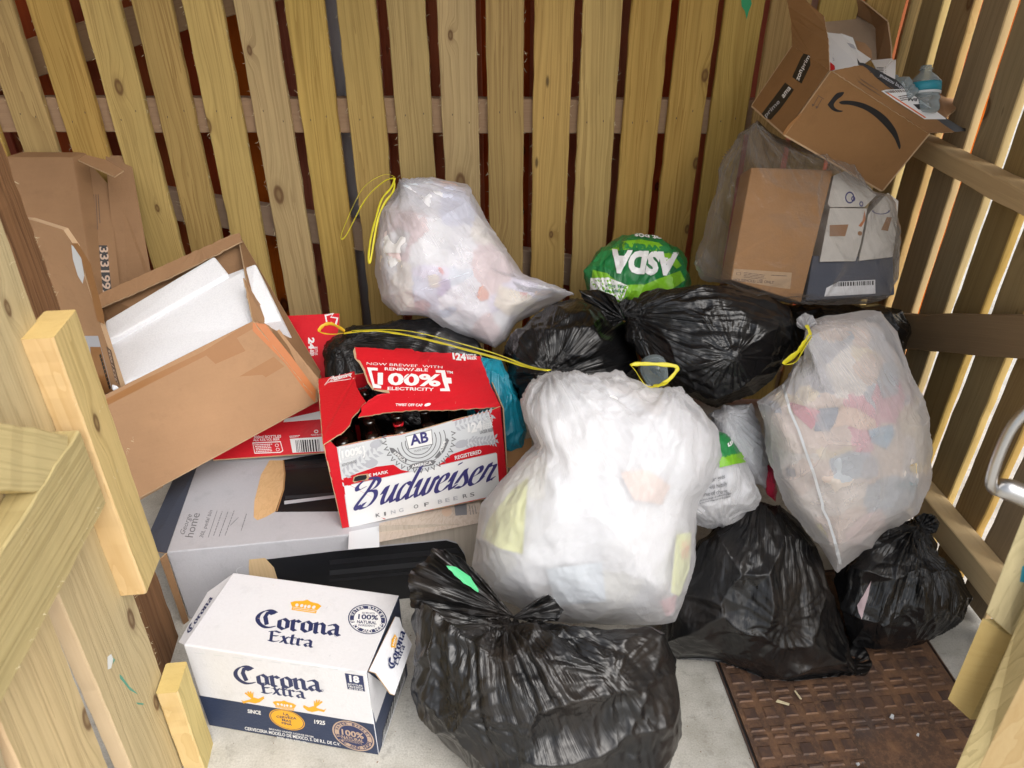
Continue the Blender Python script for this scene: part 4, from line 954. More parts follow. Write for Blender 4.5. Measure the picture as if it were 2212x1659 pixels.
# ================================================================== red beer cartons
def bottle(root, p, ax, r=.027, L=.2, m=None):
    z = unit(ax); prof = [(0, .9), (.02, 1), (.58, 1), (.66, .85), (.76, .48), (.95, .42), (.955, .5), (1.0, .5)]
    return tube('glass', [np.array(p) + z * L * a for a, _ in prof], [r * b for _, b in prof], m or M['glassb'], root, 14)
def carton_red():
    c = box8([-.424, 1.4242, .246, .0019, -.0474, .2484, .4275, .2669, .2726])
    root = thing('beer_carton', 'torn open red carton of 24 beer bottles standing on the grey bin carton', 'box', c['000'])
    th = .003
    def f4(a, b, d, e): return [c[a], c[b], c[d], c[e]]
    Rr, Wt, Nv, Sv = M['card_red'], M['ink_white'], M['ink_purple'], M['ink_silver']
    sheet('side_panel', f4('100', '110', '111', '101'), th, Rr, root); sheet('back_panel', f4('110', '010', '011', '111'), th, Rr, root); sheet('base', f4('000', '100', '110', '010'), th, M['card'], root)
    sheet('side_panel', f4('000', '010', '011', '001'), th, Rr, root)
    fp = Plane(c['000'], c['100'], c['001'])
    # front panel: torn top edge with a dip where the hand hole was
    top = [Zb(128, 905), Zb(190, 880), Zb(230, 935), Zb(300, 912), Zb(450, 880), Zb(650, 838), Zb(760, 822), Zb(900, 790), Zb(1050, 748), Zb(1200, 705), Zb(1330, 672), Zb(1450, 642), Zb(1565, 598)]
    fpts = [fp.at(741, 1140, 0), fp.at(1098, 1066, 0)] + [fp.at(*q, 0) for q in top[::-1]]
    fpan = sheet('front_panel', fpts, th, Rr, root, jag=.0004)
    a = Art(fp, fpan)
    a.poly([Zb(235, 925), Zb(300, 915), Zb(500, 872), Zb(650, 842), Zb(760, 826), Zb(1050, 752), Zb(1330, 676), Zb(1500, 632), Zb(1548, 1180), Zb(1560, 1310), Zb(1000, 1428), Zb(340, 1578), Zb(300, 1300), Zb(262, 1100)], Sv)
    a.lay = 2
    # red swoosh with the white oval above it
    a.poly([Zb(292, 1180), Zb(400, 1140), Zb(560, 1085), Zb(760, 1060), Zb(900, 1110), Zb(1040, 1080), Zb(1170, 985), Zb(1350, 920), Zb(1530, 900), Zb(1536, 968), Zb(1300, 1020), Zb(1060, 1075), Zb(900, 1112), Zb(760, 1140), Zb(520, 1192), Zb(300, 1240)], Rr)
    a.poly([Zb(300, 1246), Zb(760, 1146), Zb(1536, 975), Zb(1560, 1310), Zb(1000, 1430), Zb(345, 1578)], M['ink_white'])
    oc = Zb(905, 900); a.lay = 3
    a.poly([Zb(590, 860), Zb(760, 826), Zb(900, 790), Zb(1050, 750), Zb(1175, 712), Zb(1200, 830), Zb(1180, 940), Zb(1110, 1040), Zb(1000, 1110), Zb(880, 1135), Zb(760, 1110), Zb(660, 1040), Zb(600, 950)], M['ink_silver'])
    a.lay = 4; dk = M['ink_grey']
    for k in range(19):
        t = R(-8 + k * 10.5); ca, sa = math.cos(t), math.sin(t); x, y = 905 + 265*ca, 850 + 250*sa; x2, y2 = 905 + 305*ca, 850 + 290*sa; 
        px_, py = -sa * 20, ca * 20
        if k in (3, 4, 13, 14): pass
        a.poly([Zb(x + px_, y + py), Zb(x2, y2), Zb(x - px_, y - py), Zb(x - px_*.5, y - py*.5), Zb(x2 - ca*14, y2 - sa*14), Zb(x + px_*.5, y + py*.5)], dk)
    a.ell(Zb(905, 880), (58, -12), (8, 52), dk, 60, .97, -15, 150); a.ell(Zb(905, 880), (48, -10), (7, 44), dk, 60, .96, -15, 175)
    a.ell(Zb(905, 880), (38, -8), (5, 36), dk, 50, .95, -20, 190); a.ell(Zb(905, 880), (30, -6), (4, 29), dk, 50, .94, -15, 195)
    a.lay = 5
    a.poly([Zb(795, 838), Zb(1010, 782), Zb(1020, 905), Zb(820, 945)], dk); a.lay = 6; a.poly([Zb(800, 842), Zb(1005, 788), Zb(1014, 900), Zb(825, 939)], M['ink_white']); a.lay = 7
    a.text('AB', Zb(838, 912), Zb(985, 880), Zb(826, 830), Nv, .03); a.text('TRADE MARK', Zb(865, 970), Zb(985, 935), Zb(862, 955), dk, .0)
    a.lay = 5
    for q, wtxt, cxy in (([(820, 1085), (850, 1062), (1010, 1030), (1045, 1040), (1020, 1072), (850, 1102)], 'AMERICA', ((848, 1094), (1012, 1060), (844, 1072))),
                         ([(665, 930), (700, 935), (810, 1030), (800, 1055), (680, 970)], 'AFRICA', ((695, 975), (790, 1045), (705, 955))),
                         ([(1030, 1010), (1100, 920), (1130, 850), (1150, 870), (1110, 960), (1060, 1015)], 'ASIA', ((1085, 980), (1125, 880), (1068, 965)))):
        a.lay = 5; a.poly([Zb(*p) for p in q], dk); a.lay = 6; a.text(wtxt, Zb(*cxy[0]), Zb(*cxy[1]), Zb(*cxy[2]), Wt, .03)
    # wheat ears and leaves in pale grey
    a.lay = 3; pg = M['ink_pale']
    for (x0, y0, x1, y1) in ((300, 1150, 560, 960), (1200, 760, 1480, 660), (1330, 860, 1520, 890), (1280, 900, 1520, 860)):
        for k in range(9):
            s_ = k / 8; x, y = x0 + (x1-x0)*s_, y0 + (y1-y0)*s_
            for sgn in (-1, 1):
                dx, dy = (x1-x0)/14, (y1-y0)/14; nx, ny = -dy*sgn*1.4, dx*sgn*1.4
                a.poly([Zb(x, y), Zb(x + dx + nx*.5, y + dy + ny*.5), Zb(x + dx*1.6 + nx*1.6, y + dy*1.6 + ny*1.6), Zb(x + dx*.3 + nx*1.2, y + dy*.3 + ny*1.2)], pg)
    for (x, y) in ((520, 1060), (1250, 900), (560, 900)): a.ell(Zb(x, y), (14, -5), (3, 8), pg, 12)
    a.lay = 8
    a.text('24', Zb(1330, 805), Zb(1422, 782), Zb(1322, 735), Wt, .05); a.text('BEER', Zb(1425, 782), Zb(1506, 760), Zb(1423, 742), Wt, .04); a.text('BOTTLES', Zb(1425, 738), Zb(1505, 716), Zb(1424, 715), Wt, .02); a.text('300ml', Zb(1425, 712), Zb(1500, 692), Zb(1424, 694), Wt, .02)
    a.text('LAGER BEER', Zb(1402, 820), Zb(1512, 795), Zb(1398, 795), dk, .01); a.poly([Zb(1298, 740), Zb(1308, 736), Zb(1322, 800), Zb(1300, 808)], Wt)
    a.text('REGISTERED', Zb(1198, 1028), Zb(1412, 975), Zb(1194, 998), Wt, .02); a.text('E MARK', Zb(500, 1168), Zb(658, 1136), Zb(498, 1144), Wt, .02)
    a.text('100%', Zb(282, 1015), Zb(445, 975), Zb(276, 960), Wt, .04); a.text('{', Zb(256, 1030), Zb(275, 1025), Zb(250, 950), Wt, .03); a.text('}', Zb(450, 990), Zb(474, 985), Zb(446, 920), Wt, .03)
    a.text('NOW BREWED WITH', Zb(256, 945), Zb(455, 905), Zb(254, 932), Wt, .02); a.text('ELECTRICITY', Zb(285, 1032), Zb(430, 1000), Zb(284, 1020), Wt, .01); a.text('RENOWNED', Zb(284, 1085), Zb(402, 1050), Zb(281, 1062), dk, .0)
    word(a, 'Budweiser', SC, Zb(372, 1440), Zb(1500, 1200), (-2.5, -37), Nv, .21, 20, .40, .12)
    a.ell(Zb(1495, 1190), (1.6, 0), (0, 1.6), Nv, 8)
    kob = [('K', 557, 1495), ('I', 625, 1482), ('N', 680, 1470), ('G', 745, 1455), ('O', 865, 1425), ('F', 950, 1408), ('B', 1060, 1385), ('E', 1120, 1372), ('E', 1185, 1358), ('R', 1262, 1340), ('S', 1320, 1328)]
    for i, (ch, x, y) in enumerate(kob):
        m_ = M['ink_pale'] if 2 <= i <= 3 or 6 <= i <= 8 else dk
        a.text(ch, Zb(x, y), Zb(x + (14 if ch == 'I' else 36), y - (3 if ch == 'I' else 8)), Zb(x - 3, y - 30), m_, .01)
    # hole torn below the left medal: bare card rim round a dark opening
    a.lay = 10; a.poly([Zb(368, 1205), Zb(375, 1168), Zb(410, 1152), Zb(490, 1140), Zb(505, 1165), Zb(490, 1195), Zb(420, 1200), Zb(385, 1215)], M['card_edge']); a.lay = 11
    a.poly([Zb(376, 1200), Zb(386, 1170), Zb(415, 1158), Zb(478, 1150), Zb(484, 1172), Zb(470, 1190), Zb(400, 1203)], M['ink_black'])
    a.done()
    # ---- lid: left piece lies flat, right piece is lifted at its torn left edge
    tp = Plane(c['001'], c['101'], c['011']); T = lambda q, o=.0: tp.at(*q, o)
    lp = [Zb(90, 372), Zb(255, 345), Zb(385, 312), Zb(392, 400), Zb(400, 440), Zb(450, 520), Zb(475, 560), Zb(436, 595), Zb(410, 640), Zb(360, 690), Zb(345, 745), Zb(300, 795), Zb(215, 850), Zb(128, 905)]
    lfl = sheet('lid_flap', [T(q, .003) for q in lp], th, Rr, root, jag=.0006, seed=3)
    a = Art(Plane(T(lp[0], .003), T(lp[2], .003), T(lp[-1], .003)), lfl)
    a.poly([Zb(132, 430), Zb(180, 368), Zb(365, 325), Zb(352, 348), Zb(380, 372), Zb(170, 402)], Wt); a.lay = 2; a.poly([Zb(142, 422), Zb(183, 374), Zb(352, 332), Zb(342, 350), Zb(366, 369), Zb(172, 396)], Rr); a.lay = 3
    word(a, 'Budweiser', SC, Zb(186, 396), Zb(345, 352), (-.5, -6.2), Wt, .26, 20, .40, .3); a.done()
    q = [(385, 115), (450, 118), (600, 128), (700, 140), (720, 124), (850, 130), (870, 150), (1100, 165), (1170, 162), (1400, 190), (1490, 440), (1568, 598), (1200, 625), (800, 628), (640, 645), (412, 685), (440, 640), (436, 600), (500, 545), (570, 500), (665, 488), (655, 465), (600, 462), (540, 460), (500, 400), (465, 300), (430, 230), (395, 205)]
    def lift(p):
        u = min(1, max(0, (1500 - p[0]) / 1100)) * min(1, max(0, (640 - p[1]) / 500)); return T(Zb(*p), .002 + .055 * u)
    L = [lift(p) for p in q]; pl = Plane(L[0], L[11], L[14])
    Lp = [pl.at(*Zb(*p), .0) for p in q]
    lpn = sheet('lid_panel', Lp, th, Rr, root, jag=.0007, seed=5)
    a = Art(pl, lpn)
    a.text('NOW BREWED WITH', Zb(480, 258), Zb(1095, 288), Zb(482, 238), Wt, .0); a.text('RENEWABLE', Zb(627, 303), Zb(978, 312), Zb(627, 280), Wt, .02)
    a.text('100%', Zb(570, 415), Zb(1080, 430), Zb(572, 325), Wt, .035); a.text('ELECTRICITY', Zb(650, 462), Zb(1025, 470), Zb(652, 438), Wt, .02)
    for pp in ([(485, 280), (570, 284), (572, 306), (520, 304), (545, 412), (600, 430), (598, 450), (535, 446)], [(1040, 302), (1115, 304), (1128, 362), (1165, 365), (1172, 410), (1140, 410), (1158, 472), (1078, 472), (1076, 452), (1118, 450), (1098, 388), (1085, 325), (1042, 322)]): a.poly([Zb(*p) for p in pp], Wt)
    a.text('TM', Zb(1128, 328), Zb(1180, 332), Zb(1127, 308), Wt, .02); a.text('24', Zb(1205, 218), Zb(1290, 222), Zb(1198, 165), Wt, .05); a.text('BEER', Zb(1297, 214), Zb(1377, 218), Zb(1294, 196), Wt, .03); a.text('BOTTLES', Zb(1292, 194), Zb(1372, 196), Zb(1288, 172), Wt, .02)
    a.poly([Zb(1175, 160), Zb(1186, 160), Zb(1200, 215), Zb(1180, 215)], Wt)
    a.text('TWIST OFF CAP', Zb(716, 592), Zb(936, 595), Zb(717, 572), Wt, .03); a.ell(Zb(975, 582), (7, -2.2), (1, 3), Wt, 16)
    rr_ = random.Random(4)
    for _ in range(26):   # white scuffs where the print has rubbed off
        x, y = rr_.uniform(520, 1500), rr_.uniform(180, 600); l_ = rr_.uniform(4, 20); t = rr_.uniform(-1.9, -1.2)
        a.poly([Zb(x, y), Zb(x + 1.5, y), Zb(x + 1.5 - l_*math.cos(t), y - l_*math.sin(t)), Zb(x - l_*math.cos(t), y - l_*math.sin(t))], M['ink_dkred'] if rr_.random() < .5 else M['ink_tan'])
    # bare card along the tear
    for qq in ([(385, 115), (400, 190), (432, 232), (468, 300), (500, 398), (545, 455), (530, 462), (488, 405), (455, 310), (420, 245), (385, 210), (372, 150)], [(545, 458), (600, 462), (660, 465), (668, 490), (620, 482), (560, 470)]):
        a.poly([Zb(*p) for p in qq], M['card_edge'])
    a.done()
    a = Art(fp, fpan); a.lay = 6; a.poly([Zb(150, 905), Zb(195, 885), Zb(240, 930), Zb(340, 1575), Zb(285, 1582), Zb(190, 1120)], Rr); a.done()
    # bottles inside: upright, brown glass, red-labelled necks
    ex, ey, ez = unit(c['100'] - c['000']), unit(c['010'] - c['000']), unit(c['001'] - c['000'])
    for i in range(6):
        for j in range(4):
            if (i, j) in ((5, 0), (2, 2)): continue
            p = c['000'] + ex * (.04 + i * .0695) + ey * (.036 + j * .065) + ez * .008
            if j > 1 and i > 1: continue
            bt = thing('beer_bottle', 'dark brown beer bottle standing inside the torn red carton', 'bottle', p, 'beer bottles in the torn red carton')
            bottle(bt, p, ez, .0295, .232)
            if (i + j) % 3 == 0: 
                tube('neck_label', [p + ez * (.232 * .80), p + ez * (.232 * .90)], [.0135, .0130], M['card_red'], bt, 14)
carton_red()
def carton_red_back():
    root = thing('beer_carton', 'second red beer carton with barcode standing behind the big foam-filled box', 'box', P(620, 950, 2.3))
    A = [P(628, 681, 2.22), P(733, 677, 2.24), P(731, 740, 2.23), P(700, 835, 2.21), P(698, 1000, 2.17), P(560, 1000, 2.16), P(560, 740, 2.2)]
    # upper end panel leaning out, and the long side below with the barcode
    pl = Plane(P(628, 681, 2.24), P(733, 677, 2.24), P(698, 840, 2.18)); g_ = lambda x, y: pl.at(x, y, 0)
    sheet('side_panel', [g_(560, 685), g_(733, 677), g_(733, 705), g_(697, 845), g_(560, 850)], .004, M['card_red'], root)
    a = Art(pl, root)
    a.text('24', (686, 757), (666, 757), (686, 725), M['ink_white'], .05) if False else a.text('24', Z5(8, 582), Z5(10, 655), Z5(42, 582), M['ink_white'], .05)
    a.text('BEER', Z5(18, 660), Z5(18, 698), Z5(40, 660), M['ink_white'], .03); a.text('BOTTLES', Z5(46, 640), Z5(46, 690), Z5(64, 640), M['ink_white'], .01)
    a.poly([(701, 680), (722, 676), (716, 684), (731, 686), (726, 706), (716, 698), (706, 704)], M['ink_white']); a.lay = 2; a.poly([(705, 683), (718, 679), (713, 686), (727, 688), (723, 701), (715, 695), (708, 700)], M['card_red'])
    a.done()
    c = {'000': P(510, 992, 2.17), '100': P(745, 985, 2.20)}
    lo = Plane(P(512, 985, 2.16), P(700, 978, 2.17), P(700, 870, 2.20)); h = lambda x, y: lo.at(x, y, 0)
    sheet('front_panel', [h(460, 993), h(730, 975), h(730, 870), h(460, 885)], .004, M['card_red'], root)
    sheet('base', [h(460, 993), h(730, 975), h(730, 975) + np.array([.02, .2, 0]), h(460, 993) + np.array([.02, .2, 0])], .004, M['card'], root)
    sheet('top_panel', [h(460, 885), h(730, 870), h(730, 870) + np.array([.02, .2, .0]), h(460, 885) + np.array([.02, .2, 0])], .004, M['card_red'], root)
    a = Art(lo, root)
    a.poly([(615, 905), (700, 886), (700, 905), (612, 912)], M['ink_white']); a.poly([(626, 948), (700, 943), (700, 975), (632, 978)], M['ink_white']); a.lay = 2
    barcode(a, (641, 977), (692, 975), np.array((-3, -26)), 13, M['ink_black'])
    a.lay = 1
    a.text('300ml BOTTLES', (548, 947), (607, 945), (548, 941.5), M['ink_white'], .02); a.text('ALC 4.5% VOL BEER', (547, 953), (604, 951), (547, 948), M['ink_white'], .02)
    a.poly([(545, 956), (606, 953), (612, 974), (606, 978), (550, 980)], M['ink_white']); a.lay = 2; a.poly([(547, 958), (605, 955), (610, 973), (605, 976), (551, 978)], M['card_red']); a.lay = 3
    lines(a, (549, 962), (592, 960), (.8, 3.6), 5, M['ink_white'], .5); a.ell((598, 962), (4, 0), (0, 3.5), M['ink_white'], 14, .75); a.ell((600, 971), (4, 0), (0, 3.5), M['ink_white'], 14, .75)
    lines(a, (625, 943), (650, 941), (.2, 2.5), 2, M['ink_white'], .5); a.text('PLEASE RECYCLE', (672, 941), (698, 940), (672, 938), M['ink_white'], 0); a.ell((683, 932), (5, 0), (0, 4), M['ink_white'], 6, .6)
    a.done()
carton_red_back()

# ================================================================== big open carton with polystyrene
def carton_foam():
    root = thing('open_cardboard_box', 'large tilted brown cardboard box packed with white polystyrene, taped corner', 'box', P(287, 1082, 1.98))
    A = P(206, 864, 1.87); B = P(548, 693, 1.97); D_ = P(287, 1082, 1.95); C_ = Plane(A, B, D_).at(686, 865, 0)
    back = np.array(P(515, 505, 2.21)) - np.array(B)
    # front, base, back and right hand walls
    fr = sheet('front_panel', [A, B, C_, D_], .004, M['card'], root)
    Ab = P(214, 640, 2.12); Bb = P(515, 505, 2.21); Cb = P(692, 803, 2.14)
    Db = D_ + (Ab - A)
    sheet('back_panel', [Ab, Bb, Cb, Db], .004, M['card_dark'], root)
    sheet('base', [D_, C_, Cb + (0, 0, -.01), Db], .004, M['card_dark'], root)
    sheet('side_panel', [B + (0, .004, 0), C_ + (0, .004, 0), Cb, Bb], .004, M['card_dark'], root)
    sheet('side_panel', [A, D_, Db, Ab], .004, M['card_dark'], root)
    # folded strip along the back rim and the standing corner flap
    sheet('flap', [P(213, 636, 2.11), P(497, 508, 2.195), P(517, 503, 2.2), P(523, 521, 2.17), P(382, 592, 2.12), P(218, 664, 2.085)], .004, M['card'], root, jag=.0008)
    sheet('flap', [B + (0, -.002, 0), P(527, 600, 2.02), P(560, 655, 2.045), P(625, 740, 2.06), P(690, 820, 2.08), C_ + (0, -.001, 0)], .004, M['card'], root, jag=.0006)
    # foam: one long block with a raised back half
    fo = thing('polystyrene_packing', 'stepped white polystyrene block filling the big tilted cardboard box', 'packaging', P(240, 842, 1.9))
    def pr(nm, pts, ext):
        v = [np.array(p) for p in pts]; n = len(v); ex = np.array(ext); f = [tuple(range(n)), tuple(range(2*n-1, n-1, -1))] + [(i, i+n, (i+1) % n+n, (i+1) % n) for i in range(n)]
        o = mesh(nm, v + [p + ex for p in v], f, M['foam'], fo)
        bm = bmesh.new(); bm.from_mesh(o.data); bmesh.ops.recalc_face_normals(bm, faces=bm.faces); bm.to_mesh(o.data); bm.free()
        bv = o.modifiers.new('bevel', 'BEVEL'); bv.width = .007; bv.segments = 3; return o
    lo = [P(240, 842, 1.90), P(545, 700, 1.985), P(610, 690, 2.04), P(551, 568, 2.12), P(492, 592, 2.13), P(232, 742, 2.02)]
    n_ = -unit(np.cross(lo[1] - lo[0], lo[3] - lo[1])); n_ = n_ if n_ @ (lo[0] - CC) > 0 else -n_
    pr('foam_block', lo, n_ * .12)
    hi = [P(228, 740, 2.00), P(494, 592, 2.10), P(462, 552, 2.135), P(226, 693, 2.045)]
    pr('foam_block', hi, n_ * .10)
    pl = Plane(A, B, D_); a = Art(pl, fr, 'parcel_tape'); T = M['tape']
    a.poly([Z4(610, 985), Z4(870, 850), Z4(1255, 668), Z4(1520, 500), Z4(1600, 480), Z4(1575, 520), Z4(1260, 700), Z4(900, 880), Z4(625, 1020)], T)
    a.poly([Z4(1250, 672), Z4(1455, 575), Z4(1515, 665), Z4(1330, 745)], T)
    a.poly([Z4(1478, 822), Z4(1690, 700), Z4(1755, 760), Z4(1640, 828), Z4(1620, 812)], T); a.lay = 2
    a.poly([Z4(1560, 490), Z4(1640, 500), Z4(1800, 700), Z4(1950, 905), Z4(1945, 985), Z4(1905, 940), Z4(1760, 740), Z4(1560, 540)], M['tape_orange'])
    a.done()
carton_foam()

def closed_box(root, front, depth, mats, name='carton', fm=None, bevel=.003):
    """front: 4 points bl, br, tr, tl; pushed back by depth vectors"""
    bl, br, tr, tl = [np.array(q, float) for q in front]; d = np.array(depth, float)
    c = {'000': bl, '100': br, '101': tr, '001': tl, '010': bl + d, '110': br + d, '111': tr + d, '011': tl + d}
    return c, hexa(name, c, mats, root, bevel, fm)
# upright carton panel with a cut-out window, close behind the gate post
def carton_window():
    root = thing('cardboard_box', 'flattened upright brown box with torn window and numbered strip beside the gate post', 'box', (-1.0, 1.6, .45))
    e = np.array([-.905, .425, 0]); a0 = np.array([-.966, 1.59, 0]); g_ = lambda x, z: a0 + e * x + np.array([0, 0, z])
    pts = [g_(0, .40), g_(0, .93), g_(.02, .965), g_(.12, .972), g_(.30, .955), g_(.30, .40)]
    sheet('panel', pts, .012, M['card'], root)
    a = Art(Plane(g_(0, .4), g_(0, .9), g_(.3, .4)), root, 'printed_window')
    a.poly([Z4(440, 10), Z4(455, 20), Z4(500, 80), Z4(520, 200), Z4(510, 250), Z4(480, 200), Z4(450, 100)], M['ink_silver'])
    a.poly([Z4(485, 572), Z4(605, 572), Z4(690, 900), Z4(610, 950), Z4(560, 800), Z4(510, 690)], M['ink_pale']); a.lay = 2
    a.poly([Z4(556, 640), Z4(620, 640), Z4(690, 910), Z4(620, 945), Z4(575, 830)], M['tape'])
    a.poly([Z4(655, 635), Z4(686, 660), Z4(738, 875), Z4(712, 850)], M['ink_brown']); a.lay = 3
    a.text('3551905', Z4(728, 865), Z4(680, 665), Z4(712, 848), M['ink_tan'], .02)
    for i in range(9): a.poly([Z4(612 + 7*i, 690 + 24*i), Z4(622 + 7*i, 682 + 24*i), Z4(628 + 7*i, 700 + 24*i), Z4(618 + 7*i, 712 + 24*i)], M['ink_black'])
    a.poly([Z4(440, 0), Z4(480, 0), Z4(560, 130), Z4(600, 290), Z4(640, 440), Z4(645, 500), Z4(600, 480), Z4(560, 300), Z4(500, 90)], M['tape'])
    a.done()
carton_window()
# big carton against the back fence, left corner, with folded lid flap
def carton_back():
    root = thing('cardboard_box', 'large brown box with numbered label leaning on the back fence at far left', 'box', P(150, 620, 2.2))
    f = [P(60, 900, 2.12), P(235, 850, 2.16), P(157, 339, 2.26), P(10, 339, 2.22)]
    c, o = closed_box(root, f, (.02, .05, .0), [M['card_dark'], M['card_dark']])
    s = [P(235, 850, 2.165), P(262, 650, 2.24), P(235, 400, 2.29), P(190, 348, 2.30), P(155, 340, 2.265)]
    spl = Plane(s[0], s[1], s[3]); s = [spl.at(*q_, 0) for q_ in ((235, 850), (262, 650), (235, 400), (190, 348), (155, 340), (185, 700))]
    sheet('side_panel', s, .004, M['card_dark'], root)
    sheet('flap', [P(228, 336, 2.30), P(281, 336, 2.32), P(325, 585, 2.30), P(330, 640, 2.28), P(255, 660, 2.26)], .004, M['card_dark'], root)
    sheet('flap', [P(168, 345, 2.20), P(185, 334, 2.24), P(228, 345, 2.22), P(267, 368, 2.14), P(247, 381, 2.11)], .004, M['card'], root)
    a = Art(Plane(f[0], f[1], f[2]), root); K = M['ink_brown']
    a.poly([Z1(150, 1170), Z1(245, 1168), Z1(252, 1250), Z1(190, 1258), Z1(188, 1252), Z1(246, 1245), Z1(240, 1174), Z1(150, 1176)], K)
    lines(a, Z1(178, 1228), Z1(232, 1222), (0, -6.5), 3, K, .4); a.ell(Z1(203, 1257), (7, 0), (0, 5), K, 16)
    a.ell(Z1(305, 1210), (13, 1), (1, 13), K, 30, .86); a.poly([Z1(262, 1200), Z1(290, 1190), Z1(285, 1240), Z1(268, 1230)], K)
    a.poly([Z1(290, 1205), Z1(320, 1185), Z1(312, 1220), Z1(330, 1225), Z1(300, 1236)], K)
    a.done()
    a = Art(Plane(s[0], s[1], s[3]), root)
    a.poly([(203, 530), (231, 530), (241, 628), (208, 632)], M['ink_black']); a.lay = 2
    a.text('3331992', (215, 533), (222, 640), (233, 533), M['ink_tan'], .02); a.lay = 1
    for i in range(4): a.poly([(196 + i*5, 420), (198 + i*5, 420), (202 + i*5, 496 - 14*(i % 2)), (200 + i*5, 496 - 14*(i % 2))], K)
    a.done()
carton_back()
s_ = sheet('cardboard_sheet', [P(300, 1078, 1.985), P(350, 1050, 2.05), P(345, 1010, 2.12), P(300, 1060, 2.10), P(288, 1090, 2.0)], .004, M['card_dark'], None); tag(s_, 'dark brown cardboard scrap between gate and the silver grey carton', 'cardboard')
s_ = sheet('cardboard_sheet', [P(1086, 960, 1.99), P(1148, 945, 2.0), P(1150, 990, 1.97), P(1100, 1010, 1.95), P(1086, 1000, 1.96)], .004, M['card_warm'], None); tag(s_, 'scrap of brown cardboard between the torn red carton and the white bag', 'cardboard')

